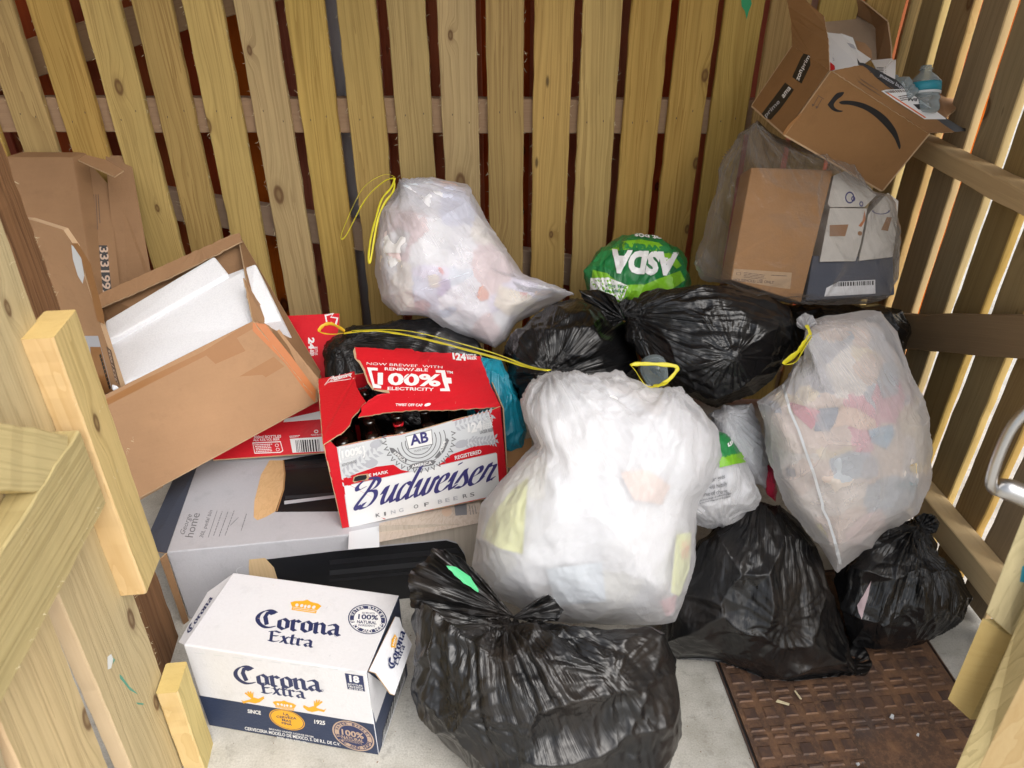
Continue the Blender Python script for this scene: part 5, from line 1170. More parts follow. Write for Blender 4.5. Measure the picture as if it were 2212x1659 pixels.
# ================================================================== smiling-arrow parcel box in the top right corner
def carton_parcel():
    c = box8([.5758, 1.6508, 1.1577, .0826, .4783, .1463, .2931, .1932, .144])
    KP = 1.12; c = {k: CC + (v - CC) * KP for k, v in c.items()}
    P = lambda x, y, t: globals()['P'](x, y, t * KP)
    root = thing('parcel_box', 'open brown parcel box with black curved arrow resting on the upper rail', 'box', c['000'])
    m = card('parcel_cardboard', (.30, .155, .06)); th = .004  # darker copy of the warm card: the corner's shade is in its colour
    q = lambda *k: [c[i] for i in k]
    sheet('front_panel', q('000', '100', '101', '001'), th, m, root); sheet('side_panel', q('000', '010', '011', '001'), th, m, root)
    sheet('side_panel', q('100', '110', '111', '101'), th, M['card_dark'], root); sheet('back_panel', q('010', '110', '111', '011'), th, M['card_dark'], root); sheet('base', q('000', '100', '110', '010'), th, M['card_dark'], root)
    sp = Plane(c['000'], c['010'], c['001']); fp = Plane(c['000'], c['100'], c['001'])
    # flaps: upright left flap, tall back flap, front flap, right flap
    lf = [P(*ZA(430, 400), 1.708), P(*ZA(420, 180), 1.76), P(*ZA(360, -120), 1.82), P(*ZA(480, -60), 1.79), P(*ZA(705, 140), 1.69), P(*ZA(740, 350), 1.61), P(*ZA(752, 604), 1.556)]
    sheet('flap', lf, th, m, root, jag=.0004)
    a = Art(Plane(lf[0], lf[4], lf[6]), root); K = M['ink_brown']
    a.text('E', ZA(606, 345), ZA(606, 225), ZA(550, 330), K, .03) if False else None
    for pp in ([(545, 202), (600, 225), (608, 345), (582, 340), (582, 245), (560, 240)], [(540, 260), (572, 275), (570, 300), (545, 300)], [(575, 270), (584, 272), (584, 300), (575, 298)]): a.poly([ZA(*p) for p in pp], K)
    a.lay = 1; lines(a, ZA(480, 270), ZA(470, 205), (4, 1), 3, K, .6); barcode(a, ZA(452, 150), ZA(512, 185), np.array((0, -10)), 9, K); a.ell(ZA(503, 325), (3.5, 0), (0, 7), K, 14, .75); a.done()
    bk = [P(*ZA(540, 60), 1.900), P(*ZA(545, -120), 1.950), P(*ZA(900, -60), 1.930), P(*ZA(1155, 240), 1.850), P(*ZA(1160, 530), 1.800), P(*ZA(730, 400), 1.830)]
    sheet('back_flap', bk, th, card('pale_inner_card', (.46, .34, .24)), root)
    sheet('back_flap', [bk[1], P(*ZA(800, -160), 1.910), P(*ZA(1060, 30), 1.830), P(*ZA(1252, 188), 1.780), P(*ZA(1150, 245), 1.845), P(*ZA(900, -40), 1.910)], th, M['card_dark'], root)
    sheet('back_flap', [P(*ZA(1150, 245), 1.845), P(*ZA(1252, 188), 1.780), P(*ZA(1282, 400), 1.760), P(*ZA(1282, 560), 1.750), P(*ZA(1160, 560), 1.800)], th, M['card_dark'], root)
    ff = [P(*ZA(785, 612), 1.553), P(*ZA(870, 592), 1.57), P(*ZA(1030, 560), 1.59), P(*ZA(1200, 690), 1.605), P(*ZA(1430, 850), 1.62), P(*ZA(1700, 1040), 1.645), P(*ZA(1832, 1140), 1.655), P(*ZA(1600, 1148), 1.658)]
    _p = Plane(ff[0], ff[7], ff[2]); ff = [_p.at(*ZA(*q_), 0) for q_ in ((785, 612), (870, 592), (1030, 560), (1200, 690), (1430, 850), (1700, 1040), (1832, 1140), (1600, 1148))]
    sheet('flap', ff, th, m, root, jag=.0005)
    fpl = Plane(ff[0], ff[6], ff[2]); a = Art(fpl, root)
    a.poly([ZA(990, 503), ZA(1015, 540), ZA(1050, 545), ZA(1120, 580), ZA(1160, 600), ZA(1250, 650), ZA(1330, 690), ZA(1430, 780), ZA(1500, 850), ZA(1650, 950), ZA(1760, 1020), ZA(1900, 1105), ZA(1955, 1112), ZA(1962, 1130), ZA(1900, 1135), ZA(1835, 1140), ZA(1760, 1090), ZA(1600, 975), ZA(1440, 860), ZA(1250, 745), ZA(1130, 650), ZA(1040, 570), ZA(1000, 560)], M['ink_black'])
    a.lay = 2
    a.text('amazon prime', ZA(1192, 640), ZA(1420, 770), ZA(1180, 668), M['ink_pale'], .02)
    lb = [ZA(1200, 786), ZA(1240, 775), ZA(1420, 768), ZA(1500, 838), ZA(1640, 935), ZA(1755, 1020), ZA(1760, 1030), ZA(1575, 1030), ZA(1450, 950), ZA(1330, 875)]
    a.lay = 3; a.poly(lb, M['ink_white']); a.lay = 4; a.poly([ZA(1240, 800), ZA(1252, 796), ZA(1590, 1015), ZA(1575, 1020)], M['ink_orange']); a.lay = 5
    barcode(a, ZA(1225, 785), ZA(1420, 772), np.array((5, 5)), 16, M['ink_brown']); a.text('LBA4', ZA(1530, 850), ZA(1430, 850), ZA(1530, 874), M['ink_black'], .03)
    a.poly([ZA(1475, 900), ZA(1560, 900), ZA(1640, 945), ZA(1560, 950), ZA(1520, 945)], M['ink_black']); lines(a, ZA(1350, 840), ZA(1470, 820), (2, 4), 3, M['ink_brown'], .5)
    a.lay = 1
    for i in range(2): a.poly([ZA(1003 + 20*i, 700 - 20*i), ZA(1460 + 20*i, 1000 - 20*i), ZA(1460 + 20*i, 1005 - 20*i), ZA(1000 + 20*i, 705 - 20*i)], K)
    a.done()
    rf_ = [P(*ZA(1600, 1148), 1.662), P(*ZA(1480, 860), 1.80), P(*ZA(1650, 645), 1.86), P(*ZA(1820, 730), 1.83), P(*ZA(1980, 822), 1.80), P(*ZA(1850, 940), 1.74), P(*ZA(1760, 1008), 1.70)]
    sheet('flap', rf_, th, M['card'], root)
    # front artwork
    a = Art(fp, root)
    up_ = sm2([(735, 905), (760, 870), (800, 820), (830, 800), (878, 797), (860, 830), (820, 860), (790, 900), (800, 930), (830, 950), (868, 958), (850, 968), (810, 965), (770, 945), (735, 905)], 4)
    a.poly([ZA(*p) for p in up_], M['ink_black'])
    o_ = sm2([(832, 885), (870, 870), (950, 872), (1040, 890), (1120, 925), (1200, 975), (1270, 1040), (1330, 1130), (1362, 1230), (1367, 1270), (1357, 1290), (1345, 1270), (1310, 1190), (1240, 1100), (1160, 1020), (1080, 960), (1000, 925), (920, 905), (860, 902), (832, 885)], 4)
    a.poly([ZA(*p) for p in o_], M['ink_black'])
    for dx in (0, 32):
        a.poly([ZA(652 + dx, 835 + dx*.6), ZA(659 + dx, 835 + dx*.6), ZA(619 + dx, 905 + dx*.6), ZA(612 + dx, 905 + dx*.6)], K)
        a.poly([ZA(600 + dx, 895 + dx*.6), ZA(628 + dx, 905 + dx*.6), ZA(603 + dx, 923 + dx*.6)], K)
    a.poly([ZA(652, 821), ZA(708, 855), ZA(706, 860), ZA(650, 827)], K)
    a.poly([ZA(345, 1160), ZA(395, 1080), ZA(500, 980), ZA(515, 985), ZA(415, 1100), ZA(370, 1165)], M['tape'])
    a.done()
    a = Art(sp, root)
    a.poly([ZA(165, 985), ZA(370, 712), ZA(445, 775), ZA(380, 870), ZA(320, 950), ZA(245, 1035), ZA(200, 1020)], M['ink_black']); a.poly([ZA(430, 665), ZA(505, 500), ZA(530, 462), ZA(580, 478), ZA(588, 560), ZA(550, 640), ZA(510, 722)], M['ink_black']); a.lay = 2
    a.text('prime', ZA(205, 1015), ZA(325, 885), ZA(185, 985), M['ink_pale'], .01); a.text('ama', ZA(355, 850), ZA(420, 765), ZA(330, 815), M['ink_white'], .02); a.text('zon', ZA(488, 700), ZA(520, 610), ZA(455, 680), M['ink_white'], .02); a.text('prim', ZA(525, 600), ZA(585, 490), ZA(500, 580), M['ink_white'], .01)
    a.done()
    # letters sticking out and two water bottles are things of their own
    def paper(lab, pts, arts=None, seed=1):
        o = sheet('paper', pts, .0012, M['ink_white'], None, M['ink_white']); tag(o, lab, 'paper')
        return o
    p1 = [P(*ZA(725, 275), 1.760), P(*ZA(790, 295), 1.760), P(*ZA(860, 290), 1.755), P(*ZA(955, 325), 1.740), P(*ZA(990, 425), 1.720), P(*ZA(1110, 508), 1.680), P(*ZA(1020, 575), 1.650), P(*ZA(760, 610), 1.670)]
    pp = thing('paper', 'white letter with red band and round emblem poking out of the parcel box', 'paper', p1[0])
    sheet('sheet', p1, .0012, M['ink_white'], pp, M['ink_white'])
    a = Art(Plane(p1[0], p1[3], p1[7]), pp, 'printed_letter'); a.lay = 5
    a.poly([ZA(758, 535), ZA(835, 600), ZA(760, 608)], M['card_red']); a.poly([ZA(828, 487), ZA(940, 500), ZA(945, 566), ZA(905, 548)], M['card_red']); a.ell(ZA(840, 470), (13.5, 2), (-2, 13), M['ink_brown'], 30, .93, 170, 380)
    for i in range(4): a.poly([ZA(815 + 14*i, 455), ZA(818 + 14*i, 455), ZA(828 + 14*i, 485), ZA(825 + 14*i, 485)], M['ink_grey'])
    a.poly([ZA(847, 350), ZA(960, 385), ZA(985, 425), ZA(910, 400)], M['ink_pale'])
    for i in range(2): lines(a, ZA(775 + 10*i, 500 + 22*i), ZA(875 + 10*i, 590 + 5*i), (0, 3), 1, M['ink_pale'], .8, i)
    a.done()
    p2 = [P(*ZA(1115, 520), 1.730), P(*ZA(1297, 503), 1.720), P(*ZA(1298, 516), 1.718), P(*ZA(1327, 514), 1.715), P(*ZA(1320, 690), 1.630), P(*ZA(1180, 640), 1.630)]
    pp = thing('paper', 'white printed slip sticking up behind the black taped flap of the parcel box', 'paper', p2[0])
    sheet('sheet', p2, .0012, M['ink_white'], pp, M['ink_white'])
    a = Art(Plane(p2[0], p2[3], p2[5]), pp, 'printed_text'); a.lay = 5; lines(a, ZA(1160, 590), ZA(1226, 592), (0, 5), 5, M['ink_grey'], .5, 3, .1); lines(a, ZA(1234, 580), ZA(1244, 582), (0, 4), 6, M['ink_grey'], .3); a.done()
    p3 = [P(*ZA(975, 350), 1.770), P(*ZA(1060, 372), 1.760), P(*ZA(1115, 435), 1.740), P(*ZA(1120, 510), 1.715), P(*ZA(1010, 450), 1.730)]
    tag(sheet('paper_bag', p3, .001, M['card'], None, M['card']), 'crumpled brown paper scrap behind the white letter in the parcel box', 'paper')
carton_parcel()
def clear_pet(k=.28, nm='clear_bottle_plastic'):
    q = N(nm); o = q.obj(); n = q.noise(o, 30, 2); b = q.bsdf(i_Base_Color=(.30, .36, .38), i_Roughness=.1, i_Normal=q.bump(n.outputs[0], .3, .004)); b.inputs['Specular IOR Level'].default_value = .9
    tr = q.n('BsdfTransparent', i_Color=(.9, .95, .96)); lw = q.n('LayerWeight', i_Blend=.45).outputs['Facing']
    m = q.n('MixShader', i_0=q.math('MULTIPLY', q.math('SUBTRACT', 1.0, lw), k)); q.set(m.inputs[1], b.outputs[0]); q.set(m.inputs[2], tr.outputs[0]); return q.done(m.outputs[0])
M['pet'] = clear_pet(.55); M['pet2'] = clear_pet(.85, 'clear_tub_plastic')
def pet_bottle(lab, top, bot, tt, tb_, r, band=True):
    T0 = P(*top, tt); B0 = P(*bot, tb_); L = B0 - T0; root = thing('water_bottle', lab, 'bottle', B0)
    prof = [(.0, .34), (.06, .36), (.065, .42), (.09, .42), (.095, .36), (.14, .40), (.22, .68), (.32, .95), (.36, 1.0), (.55, 1.0), (.62, .93), (.68, 1.0), (.76, .93), (.84, 1.0), (.95, .98), (1.0, .8)]
    pr2 = smooth_pts([(a, b, 0) for a, b in prof], 3)
    tube('bottle_body', [T0 + L * a for a, b, _ in pr2], [r * b for a, b, _ in pr2], M['pet'], root, 24)
    if band:
        tube('label', [T0 + L * a for a in (.36, .44, .55)], [r * 1.012] * 3, M['ink_teal'], root, 24)
        tube('label_stripe', [T0 + L * a for a in (.55, .60)], [r * 1.013] * 2, M['ink_silver'], root, 24)
pet_bottle('clear plastic water bottle with teal label standing in the parcel box', ZA(1590, 568), ZA(1560, 980), 1.86, 1.88, .036)
pet_bottle('crushed clear bottle without label lying behind the black tape in the parcel box', ZA(1300, 665), ZA(1440, 860), 1.86, 1.86, .028, False)

# ================================================================== bags
# --- clear sack with cartons
def clear_sack():
    out = [(1635, 250), (1690, 290), (1760, 322), (1835, 345), (1862, 378), (1893, 404), (1930, 412), (1944, 434), (1946, 540), (1948, 602), (1925, 640), (1868, 654), (1780, 662), (1700, 658), (1600, 640), (1515, 605), (1500, 565), (1530, 430), (1565, 330), (1600, 280)]
    root, sh, x, f = bag('clear_sack', 'tall clear plastic sack holding a brown carton and white foam, below the parcel box', 'bag', out, (1740, 480), 1.93, .12, .12, M['clear'],
        [(1632, 262, 1.95, .35, .16)], level=6, seed=11, exc=(.02, .012, .008, .005), lumps=.08, p=.45)
    cm = M['card_warm']; M['foam2'] = plain('cream_polystyrene', (.66, .62, .55), .7, nscale=90)
    f_ = [P(*ZK(340, 1200), 1.90), P(*ZK(950, 1400), 1.90), P(*ZK(1230, 250), 1.92), P(*ZK(520, 230), 1.92)]
    r1 = thing('cardboard_box', 'warm brown carton with small print panel inside the clear sack', 'box', f_[0])
    closed_box(r1, f_, FW * .10 + np.array([.0, 0, .01]), [cm, M['card_dark']], fm=[0, 0, 0, 0, 1, 0])
    a = Art(Plane(*f_[:3]), r1)
    a.poly([ZK(370, 1105), ZK(870, 1140), ZK(855, 1280), ZK(760, 1270), ZK(350, 1200)], M['card_edge']); a.lay = 2
    a.text('HOUSEHOLD USE ONLY', ZK(365, 1212), ZK(715, 1235), ZK(368, 1188), M['ink_brown'], .02); lines(a, ZK(450, 1140), ZK(645, 1165), (0, 3.2), 4, M['ink_brown'], .4, 5, .2); lines(a, ZK(690, 1165), ZK(838, 1172), (0, 3), 1, M['ink_brown'], .6)
    a.ell(ZK(410, 1148), (7, 0), (0, 4), M['ink_brown'], 4, .8, 45, 405); a.done()
    r2 = thing('polystyrene_block', 'pair of split white foam blocks with brown tape inside the clear sack', 'packaging', P(*ZK(1250, 1040), 1.95))
    Wf = M['foam2']
    for nm, pts in (('foam_block', [(1110, 1045), (1420, 1038), (1462, 900), (1500, 700), (1522, 585), (1200, 580)]), ('foam_block', [(1448, 1036), (1740, 1002), (1775, 760), (1790, 520), (1700, 450), (1560, 600), (1530, 640), (1505, 780)]), ('foam_block', [(1180, 540), (1230, 300), (1330, 260), (1420, 250), (1560, 420), (1600, 470), (1500, 570), (1200, 572)])):
        pts3 = [P(*ZK(*p), 1.94) for p in pts]; n = len(pts3); ex = FW * .06
        o = mesh(nm, pts3 + [p + ex for p in pts3], [tuple(range(n)), tuple(range(2*n-1, n-1, -1))] + [(i, i+n, (i+1) % n+n, (i+1) % n) for i in range(n)], Wf, r2)
        bm = bmesh.new(); bm.from_mesh(o.data); bmesh.ops.recalc_face_normals(bm, faces=bm.faces); bm.to_mesh(o.data); bm.free()
    pl = Plane(P(*ZK(1110, 1045), 1.94), P(*ZK(1420, 1038), 1.94), P(*ZK(1200, 580), 1.94)); a = Art(pl, r2)
    a.poly([ZK(1197, 728), ZK(1360, 722), ZK(1330, 825), ZK(1195, 825)], M['tape']); a.poly([ZK(1498, 600), ZK(1510, 680), ZK(1470, 745), ZK(1445, 735), ZK(1480, 690)], M['tape_orange']); a.poly([ZK(1640, 770), ZK(1690, 660), ZK(1735, 660), ZK(1700, 780)], M['tape']); a.ell(ZK(1458, 800), (5, 0), (0, 5), M['tape'], 12)
    a.ell(ZK(1370, 490), (10, 0), (0, 13), M['ink_purple'], 20, .75); a.ell(ZK(1640, 600), (20, 0), (0, 9), M['ink_purple'], 20, .8, 0, 180)
    for x_, y_ in ((1400, 500), (1470, 545)): a.ell(ZK(x_, y_), (4.5, 0), (0, 6), M['ink_purple'], 14, .5)
    a.done()
    f2 = [P(*ZK(985, 1385), 1.93), P(*ZK(1760, 1330), 1.93), P(*ZK(1745, 1000), 1.95), P(*ZK(1050, 990), 1.95)]
    r3 = thing('box', 'dark navy box with barcode label at the bottom of the clear sack', 'box', f2[0])
    closed_box(r3, f2, FW * .08, [M['card_slate']]); a = Art(Plane(*f2[:3]), r3)
    a.poly([ZK(1180, 1222), ZK(1590, 1200), ZK(1592, 1320), ZK(1150, 1345)], M['ink_white']); a.lay = 2; barcode(a, ZK(1230, 1260), ZK(1580, 1245), np.array((0, -9)), 22, M['ink_black']); a.done()
clear_sack()

# --- green supermarket bag at the back
def green_bag():
    q = N('green_carrier_film'); nb = film_bump(q, 7, .7, .6, .006)
    b = q.bsdf(i_Base_Color=(.012, .17, .045), i_Roughness=.28, i_Normal=nb); m = q.done(b.outputs[0])
    out = [(1256, 580), (1280, 550), (1312, 524), (1345, 508), (1380, 502), (1430, 512), (1465, 530), (1484, 560), (1492, 600), (1500, 660), (1420, 700), (1330, 690), (1280, 660), (1262, 615)]
    root, sh, x, f = bag('carrier_bag', 'knotted green and white supermarket carrier bag against the back fence', 'bag', out, (1375, 600), 2.14, .13, .10, m, [(1340, 660, 2.05, .3, .1)], level=5, seed=21, exc=(.009, .008, .006))
    a = Art(Skin(BVH[root.name], 7), FILM[root.name]); L = M['ink_lime']; G = M['ink_green']; Wt = M['ink_white']
    X = lambda x, y: (663.6 + .35*x, 525.4 + .35*y)
    Y2 = lambda x, y: (718.9 + .35*x, .35*y)
    a.poly([(1259, 590), (1275, 560), (1300, 545), (1330, 538), (1290, 580), (1268, 600)], G)
    a.poly([Y2(1710, 1545), Y2(1790, 1490), Y2(1900, 1480), Y2(2010, 1500), Y2(2100, 1570), Y2(2150, 1640), Y2(2120, 1659), Y2(2000, 1560), Y2(1880, 1530), Y2(1760, 1550)], L) ; a.lay = 2
    a.text('rewards', Y2(2120, 1535), Y2(1712, 1490), Y2(2130, 1590), G, .05)
    a.lay = 3
    a.text('ASDA', Z5(2290, 70), Z5(1880, 50), Z5(2270, 195), Wt, .06) 
    a.text('not pos', Y2(2060, 1462), Y2(1860, 1442), Y2(2065, 1490), Wt, .03); a.lay = 2
    a.poly([Z5(1765, 165), Z5(1850, 185), Z5(1945, 260), Z5(2080, 255), Z5(2180, 215), Z5(2300, 170), Z5(2330, 230), Z5(2180, 330), Z5(2020, 400), Z5(1900, 380), Z5(1745, 340)], L); a.lay = 3
    a.poly([Z5(1752, 215), Z5(1860, 212), Z5(1980, 262), Z5(1960, 330), Z5(1900, 390), Z5(1745, 380)], Wt); a.lay = 4
    a.text('start saving.', Z5(1965, 262), Z5(1838, 255), Z5(1962, 282), M['ink_green'], .02); a.text('an app to', Z5(1965, 292), Z5(1838, 285), Z5(1962, 312), M['ink_green'], .02)
    a.done()
green_bag()

# --- the heap of black bags
PA = [(1256, 634), (1264, 640), (1345, 650)]
root, *_ = bag('bin_bag', 'black bin bag with deep pleats slumped in mid pile below the green bag', 'bag',
    [(1095, 830), (1080, 765), (1108, 712), (1150, 680), (1200, 652), (1245, 640), (1300, 655), (1360, 700), (1390, 780), (1370, 860), (1300, 910), (1180, 900), (1120, 870)], (1225, 775), 2.03, .15, .13, M['black'],
    [(1195, 812, 1.90, .5, .12)], level=5, seed=31, exc=(.009, .008, .006)); neck('tied_neck', 1196, 815, 1.885, [(1165, 800, 1.89), (1150, 830, 1.885), (1180, 850, 1.88), (1230, 850, 1.885), (1260, 825, 1.89), (1245, 800, 1.885)], M['black'], root, 3, 8, .006)
root, *_ = bag('bin_bag', 'large shiny black bin bag knotted at its left end below the clear sack', 'bag',
    [(1345, 668), (1372, 640), (1420, 615), (1500, 604), (1590, 613), (1660, 632), (1705, 665), (1728, 700), (1724, 745), (1690, 805), (1630, 852), (1545, 882), (1470, 850), (1400, 800), (1350, 735)], (1540, 740), 1.93, .17, .15, M['black'],
    [(1346, 680, 1.86, .55, .15), (1590, 770, 1.76, .22, .09)], level=6, seed=32, exc=(.008, .007, .005, .004), p=.8)
neck('tied_neck', 1348, 690, 1.845, [(1330, 640, 1.86), (1290, 625, 1.88), (1252, 628, 1.90), (1262, 650, 1.88), (1295, 665, 1.86), (1310, 690, 1.85), (1325, 705, 1.85)], M['black'], root, 5, 10, .010)
neck('tied_neck', 1348, 682, 1.843, [(1335, 655, 1.85), (1350, 645, 1.86), (1372, 650, 1.86), (1385, 668, 1.855), (1378, 690, 1.85)], M['black'], root, 6, 5, .008)
root, *_ = bag('bin_bag', 'small black bin bag lying behind the torn red carton', 'bag',
    [(694, 760), (700, 738), (760, 702), (845, 690), (925, 684), (985, 700), (1040, 738), (1068, 790), (1080, 900), (960, 960), (760, 930), (700, 850)], (870, 800), 2.12, .12, .12, M['black'], [(745, 745, 2.05, .4, .12)], level=5, seed=33)
root, *_ = bag('bin_bag', 'black bin bag in shadow tucked under the clear sack beside the side wall', 'bag',
    [(1690, 655), (1800, 650), (1900, 655), (1950, 668), (1975, 720), (1960, 800), (1850, 830), (1740, 800), (1700, 740)], (1820, 735), 2.10, .13, .13, M['black'], [(1700, 690, 2.05, .3, .12)], level=5, seed=34)
root, *_ = bag('bin_bag', 'big black bin bag with brownish contents sagging over the iron cover', 'bag',
    [(1640, 1068), (1690, 1078), (1740, 1140), (1788, 1230), (1822, 1340), (1842, 1425), (1872, 1468), (1840, 1478), (1700, 1484), (1620, 1462), (1555, 1440), (1465, 1432), (1420, 1400), (1440, 1300), (1480, 1220), (1505, 1160), (1560, 1118), (1615, 1075)], (1640, 1310), 1.88, .17, .17, M['black2'],
    [(1655, 1075, 1.88, .45, .18), (1860, 1468, 1.87, .35, .08), (1700, 1350, 1.73, .2, .09)], level=6, seed=35, exc=(.008, .006, .005, .004), smooth=4)
root, *_ = bag('bin_bag', 'black bin bag with pale tear in its side, knotted against the side wall', 'bag',
    [(1985, 1120), (2015, 1128), (2030, 1190), (2078, 1240), (2102, 1292), (2085, 1340), (2040, 1372), (1960, 1408), (1900, 1410), (1838, 1392), (1805, 1320), (1800, 1230), (1850, 1160), (1920, 1125)], (1950, 1280), 1.90, .15, .15, M['black'],
    [(1985, 1135, 1.85, .6, .14)], level=6, seed=36, exc=(.008, .006, .005, .004), smooth=4)
neck('tied_neck', 1990, 1138, 1.835, [(1975, 1118, 1.84), (1995, 1108, 1.84), (2018, 1112, 1.84), (2030, 1130, 1.84), (2022, 1150, 1.835), (2000, 1155, 1.835)], M['black'], root, 7, 6, .008)
a = Art(Skin(BVH[root.name], 6), FILM[root.name], 'tear'); a.poly([B3(1268, 500), B3(1250, 590), B3(1225, 680), B3(1210, 740), B3(1192, 700), B3(1182, 655), B3(1215, 600)], plain('pale_pink_contents', (.50, .38, .40))); a.done()
root, *_ = bag('bin_bag', 'largest black bin bag, front centre, with green scrap in its knotted neck', 'bag',
    [(905, 1290), (960, 1310), (1030, 1320), (1108, 1328), (1200, 1338), (1330, 1345), (1400, 1345), (1445, 1362), (1466, 1420), (1476, 1500), (1476, 1590), (1440, 1690), (1380, 1760), (1200, 1780), (1060, 1720), (990, 1640), (905, 1560), (888, 1490), (892, 1400), (888, 1330)], (1185, 1530), 1.60, .17, .16, M['black2'],
    [(1108, 1335, 1.555, .75, .16), (1335, 1480, 1.45, .22, .10), (1010, 1540, 1.48, .2, .08)], level=6, seed=37, exc=(.008, .006, .005, .004), smooth=5, p=.75)
neck('tied_neck', 1108, 1332, 1.56, [(1096, 1318, 1.575), (1040, 1245, 1.60), (1003, 1212, 1.62), (962, 1188, 1.625), (940, 1187, 1.62), (918, 1208, 1.61), (890, 1232, 1.61), (886, 1262, 1.60), (888, 1310, 1.595), (960, 1335, 1.575), (1060, 1342, 1.555)], M['black2'], root, 8, 12, .013)
neck('tied_neck', 1108, 1334, 1.55, [(1130, 1318, 1.57), (1165, 1292, 1.575), (1186, 1284, 1.575), (1196, 1296, 1.57), (1216, 1318, 1.57), (1205, 1341, 1.56), (1150, 1342, 1.55)], M['black2'], root, 9, 6, .010)
gs = sheet('green_scrap', [P(*B2(700, 410), 1.555), P(*B2(760, 418), 1.556), P(*B2(850, 480), 1.55), P(*B2(900, 560), 1.543), P(*B2(898, 575), 1.542), P(*B2(830, 530), 1.545), P(*B2(750, 470), 1.55)], .001, plain('green_film', (.03, .45, .16), .35), None, plain('green_film_edge', (.03, .4, .15)), jag=.0006); tag(gs, 'torn bright green plastic scrap caught in the neck of the front black bag', 'scrap')

# --- white and milky bags
ins1 = rubbish('mixed_rubbish', [(.80, .80, .84), (.78, .78, .80), (.42, .46, .66), (.80, .80, .82), (.72, .50, .46), (.82, .82, .80), (.62, .55, .74), (.80, .70, .50), (.84, .84, .86), (.62, .34, .30), (.55, .65, .75)], 9, (.82, .82, .84))
ins2 = rubbish('food_rubbish', [(.66, .50, .40), (.74, .66, .58), (.30, .42, .52), (.78, .74, .70), (.70, .54, .44), (.75, .72, .66), (.62, .16, .26), (.72, .58, .46), (.34, .38, .44), (.76, .64, .40), (.72, .68, .66)], 11, (.68, .62, .58))
ins3 = rubbish('pale_rubbish', [(.84, .84, .86), (.80, .82, .84), (.86, .86, .86), (.84, .74, .68), (.82, .84, .86), (.86, .84, .70), (.84, .84, .85), (.84, .72, .66)], 7, (.85, .85, .86))
def band(name, pts, w, mat, parent, fl=.16):
    """flat drawstring tape through the points"""
    return tube(name, smooth_pts([P(*p) for p in pts], 6), [w * 1.25 * (1 + .28 * math.sin(i * 1.3) * math.sin(i * .37 + 1)) for i in range((len(pts) - 1) * 6 + 1)], mat, parent, 8, flat=fl)
def ytape():
    q = N('yellow_drawstring'); b = q.bsdf(i_Base_Color=(.80, .72, .04), i_Roughness=.35); tl = q.n('BsdfTranslucent', i_Color=(.8, .75, .05)); m = q.n('MixShader', i_0=.3); q.set(m.inputs[1], b.outputs[0]); q.set(m.inputs[2], tl.outputs[0]); return q.done(m.outputs[0])
M['yellow'] = ytape()
root, *_ = bag('bin_bag', 'milky see-through bin bag with yellow drawstring leaning high on the back fence', 'bag',
    [(850, 376), (870, 371), (930, 368), (985, 378), (1012, 395), (1030, 430), (1075, 510), (1120, 570), (1140, 600), (1180, 605), (1225, 622), (1250, 635), (1215, 650), (1170, 668), (1120, 705), (1100, 745), (1070, 765), (990, 730), (920, 694), (855, 690), (825, 650), (806, 590), (800, 530), (815, 465), (838, 415)], (960, 560), 2.13, .15, .14, M['milky'],
    [(850, 384, 2.10, .5, .14)], level=6, seed=41, exc=(.008, .006, .005, .004), inner=ins1, smooth=4, p=.7)
band('drawstring', [(853, 382, 2.07), (830, 377, 2.06), (790, 400, 2.05), (765, 440, 2.05), (737, 508, 2.04), (748, 508, 2.04), (790, 430, 2.05), (830, 392, 2.06), (852, 385, 2.07)], .0022, M['yellow'], root)
band('drawstring', [(853, 384, 2.07), (845, 405, 2.06), (825, 430, 2.05), (812, 470, 2.05), (800, 520, 2.04), (796, 562, 2.04), (801, 560, 2.04), (815, 480, 2.05), (830, 440, 2.05), (850, 412, 2.06), (852, 388, 2.07)], .0022, M['yellow'], root)
a = Art(Skin(BVH[root.name + '_in'], 8), root, 'seen_packets')
def mm(n, c): return plain(n, tuple(x * .58 + y * .42 for x, y in zip(c, (.70, .66, .64))), .55, var=.05)
a.poly([Z5(810, 150), Z5(828, 148), Z5(846, 185), Z5(835, 195), Z5(812, 170)], mm('red_scrap', (.70, .04, .03))); a.poly([Z5(1060, 270), Z5(1085, 262), Z5(1122, 310), Z5(1118, 345), Z5(1070, 358), Z5(1045, 330)], mm('orange_print', (.82, .22, .05)))
a.poly([Z5(740, 200), Z5(790, 190), Z5(830, 215), Z5(820, 270), Z5(760, 275)], mm('cream_scrap', (.75, .66, .52))); a.poly([Z5(815, 215), Z5(880, 225), Z5(885, 275), Z5(830, 330), Z5(800, 310)], mm('violet_scrap', (.42, .34, .62)))
a.poly([Z5(660, 360), Z5(720, 345), Z5(765, 380), Z5(735, 425), Z5(670, 415)], mm('dusky_pink_scrap', (.62, .30, .32))); a.poly([Z5(790, 430), Z5(880, 390), Z5(930, 400), Z5(880, 450), Z5(800, 470)], mm('blue_scrap', (.26, .38, .56)))
a.poly([Z5(1185, 260), Z5(1380, 320), Z5(1440, 400), Z5(1240, 450), Z5(1150, 380)], mm('cream_packet', (.82, .72, .52))); a.poly([Z5(1270, 235), Z5(1350, 270), Z5(1440, 280), Z5(1580, 290), Z5(1590, 320), Z5(1420, 310), Z5(1300, 280)], mm('navy_print', (.05, .06, .14))); a.poly([Z5(1410, 290), Z5(1570, 300), Z5(1560, 330), Z5(1400, 320)], mm('brown_print_food', (.52, .28, .12)))
a.poly([Z5(1310, 300), Z5(1360, 305), Z5(1350, 340), Z5(1318, 335)], mm('red_print', (.60, .10, .05))); a.poly([Z5(1312, 400), Z5(1420, 335), Z5(1428, 350), Z5(1380, 395), Z5(1320, 424)], M['yellow'])
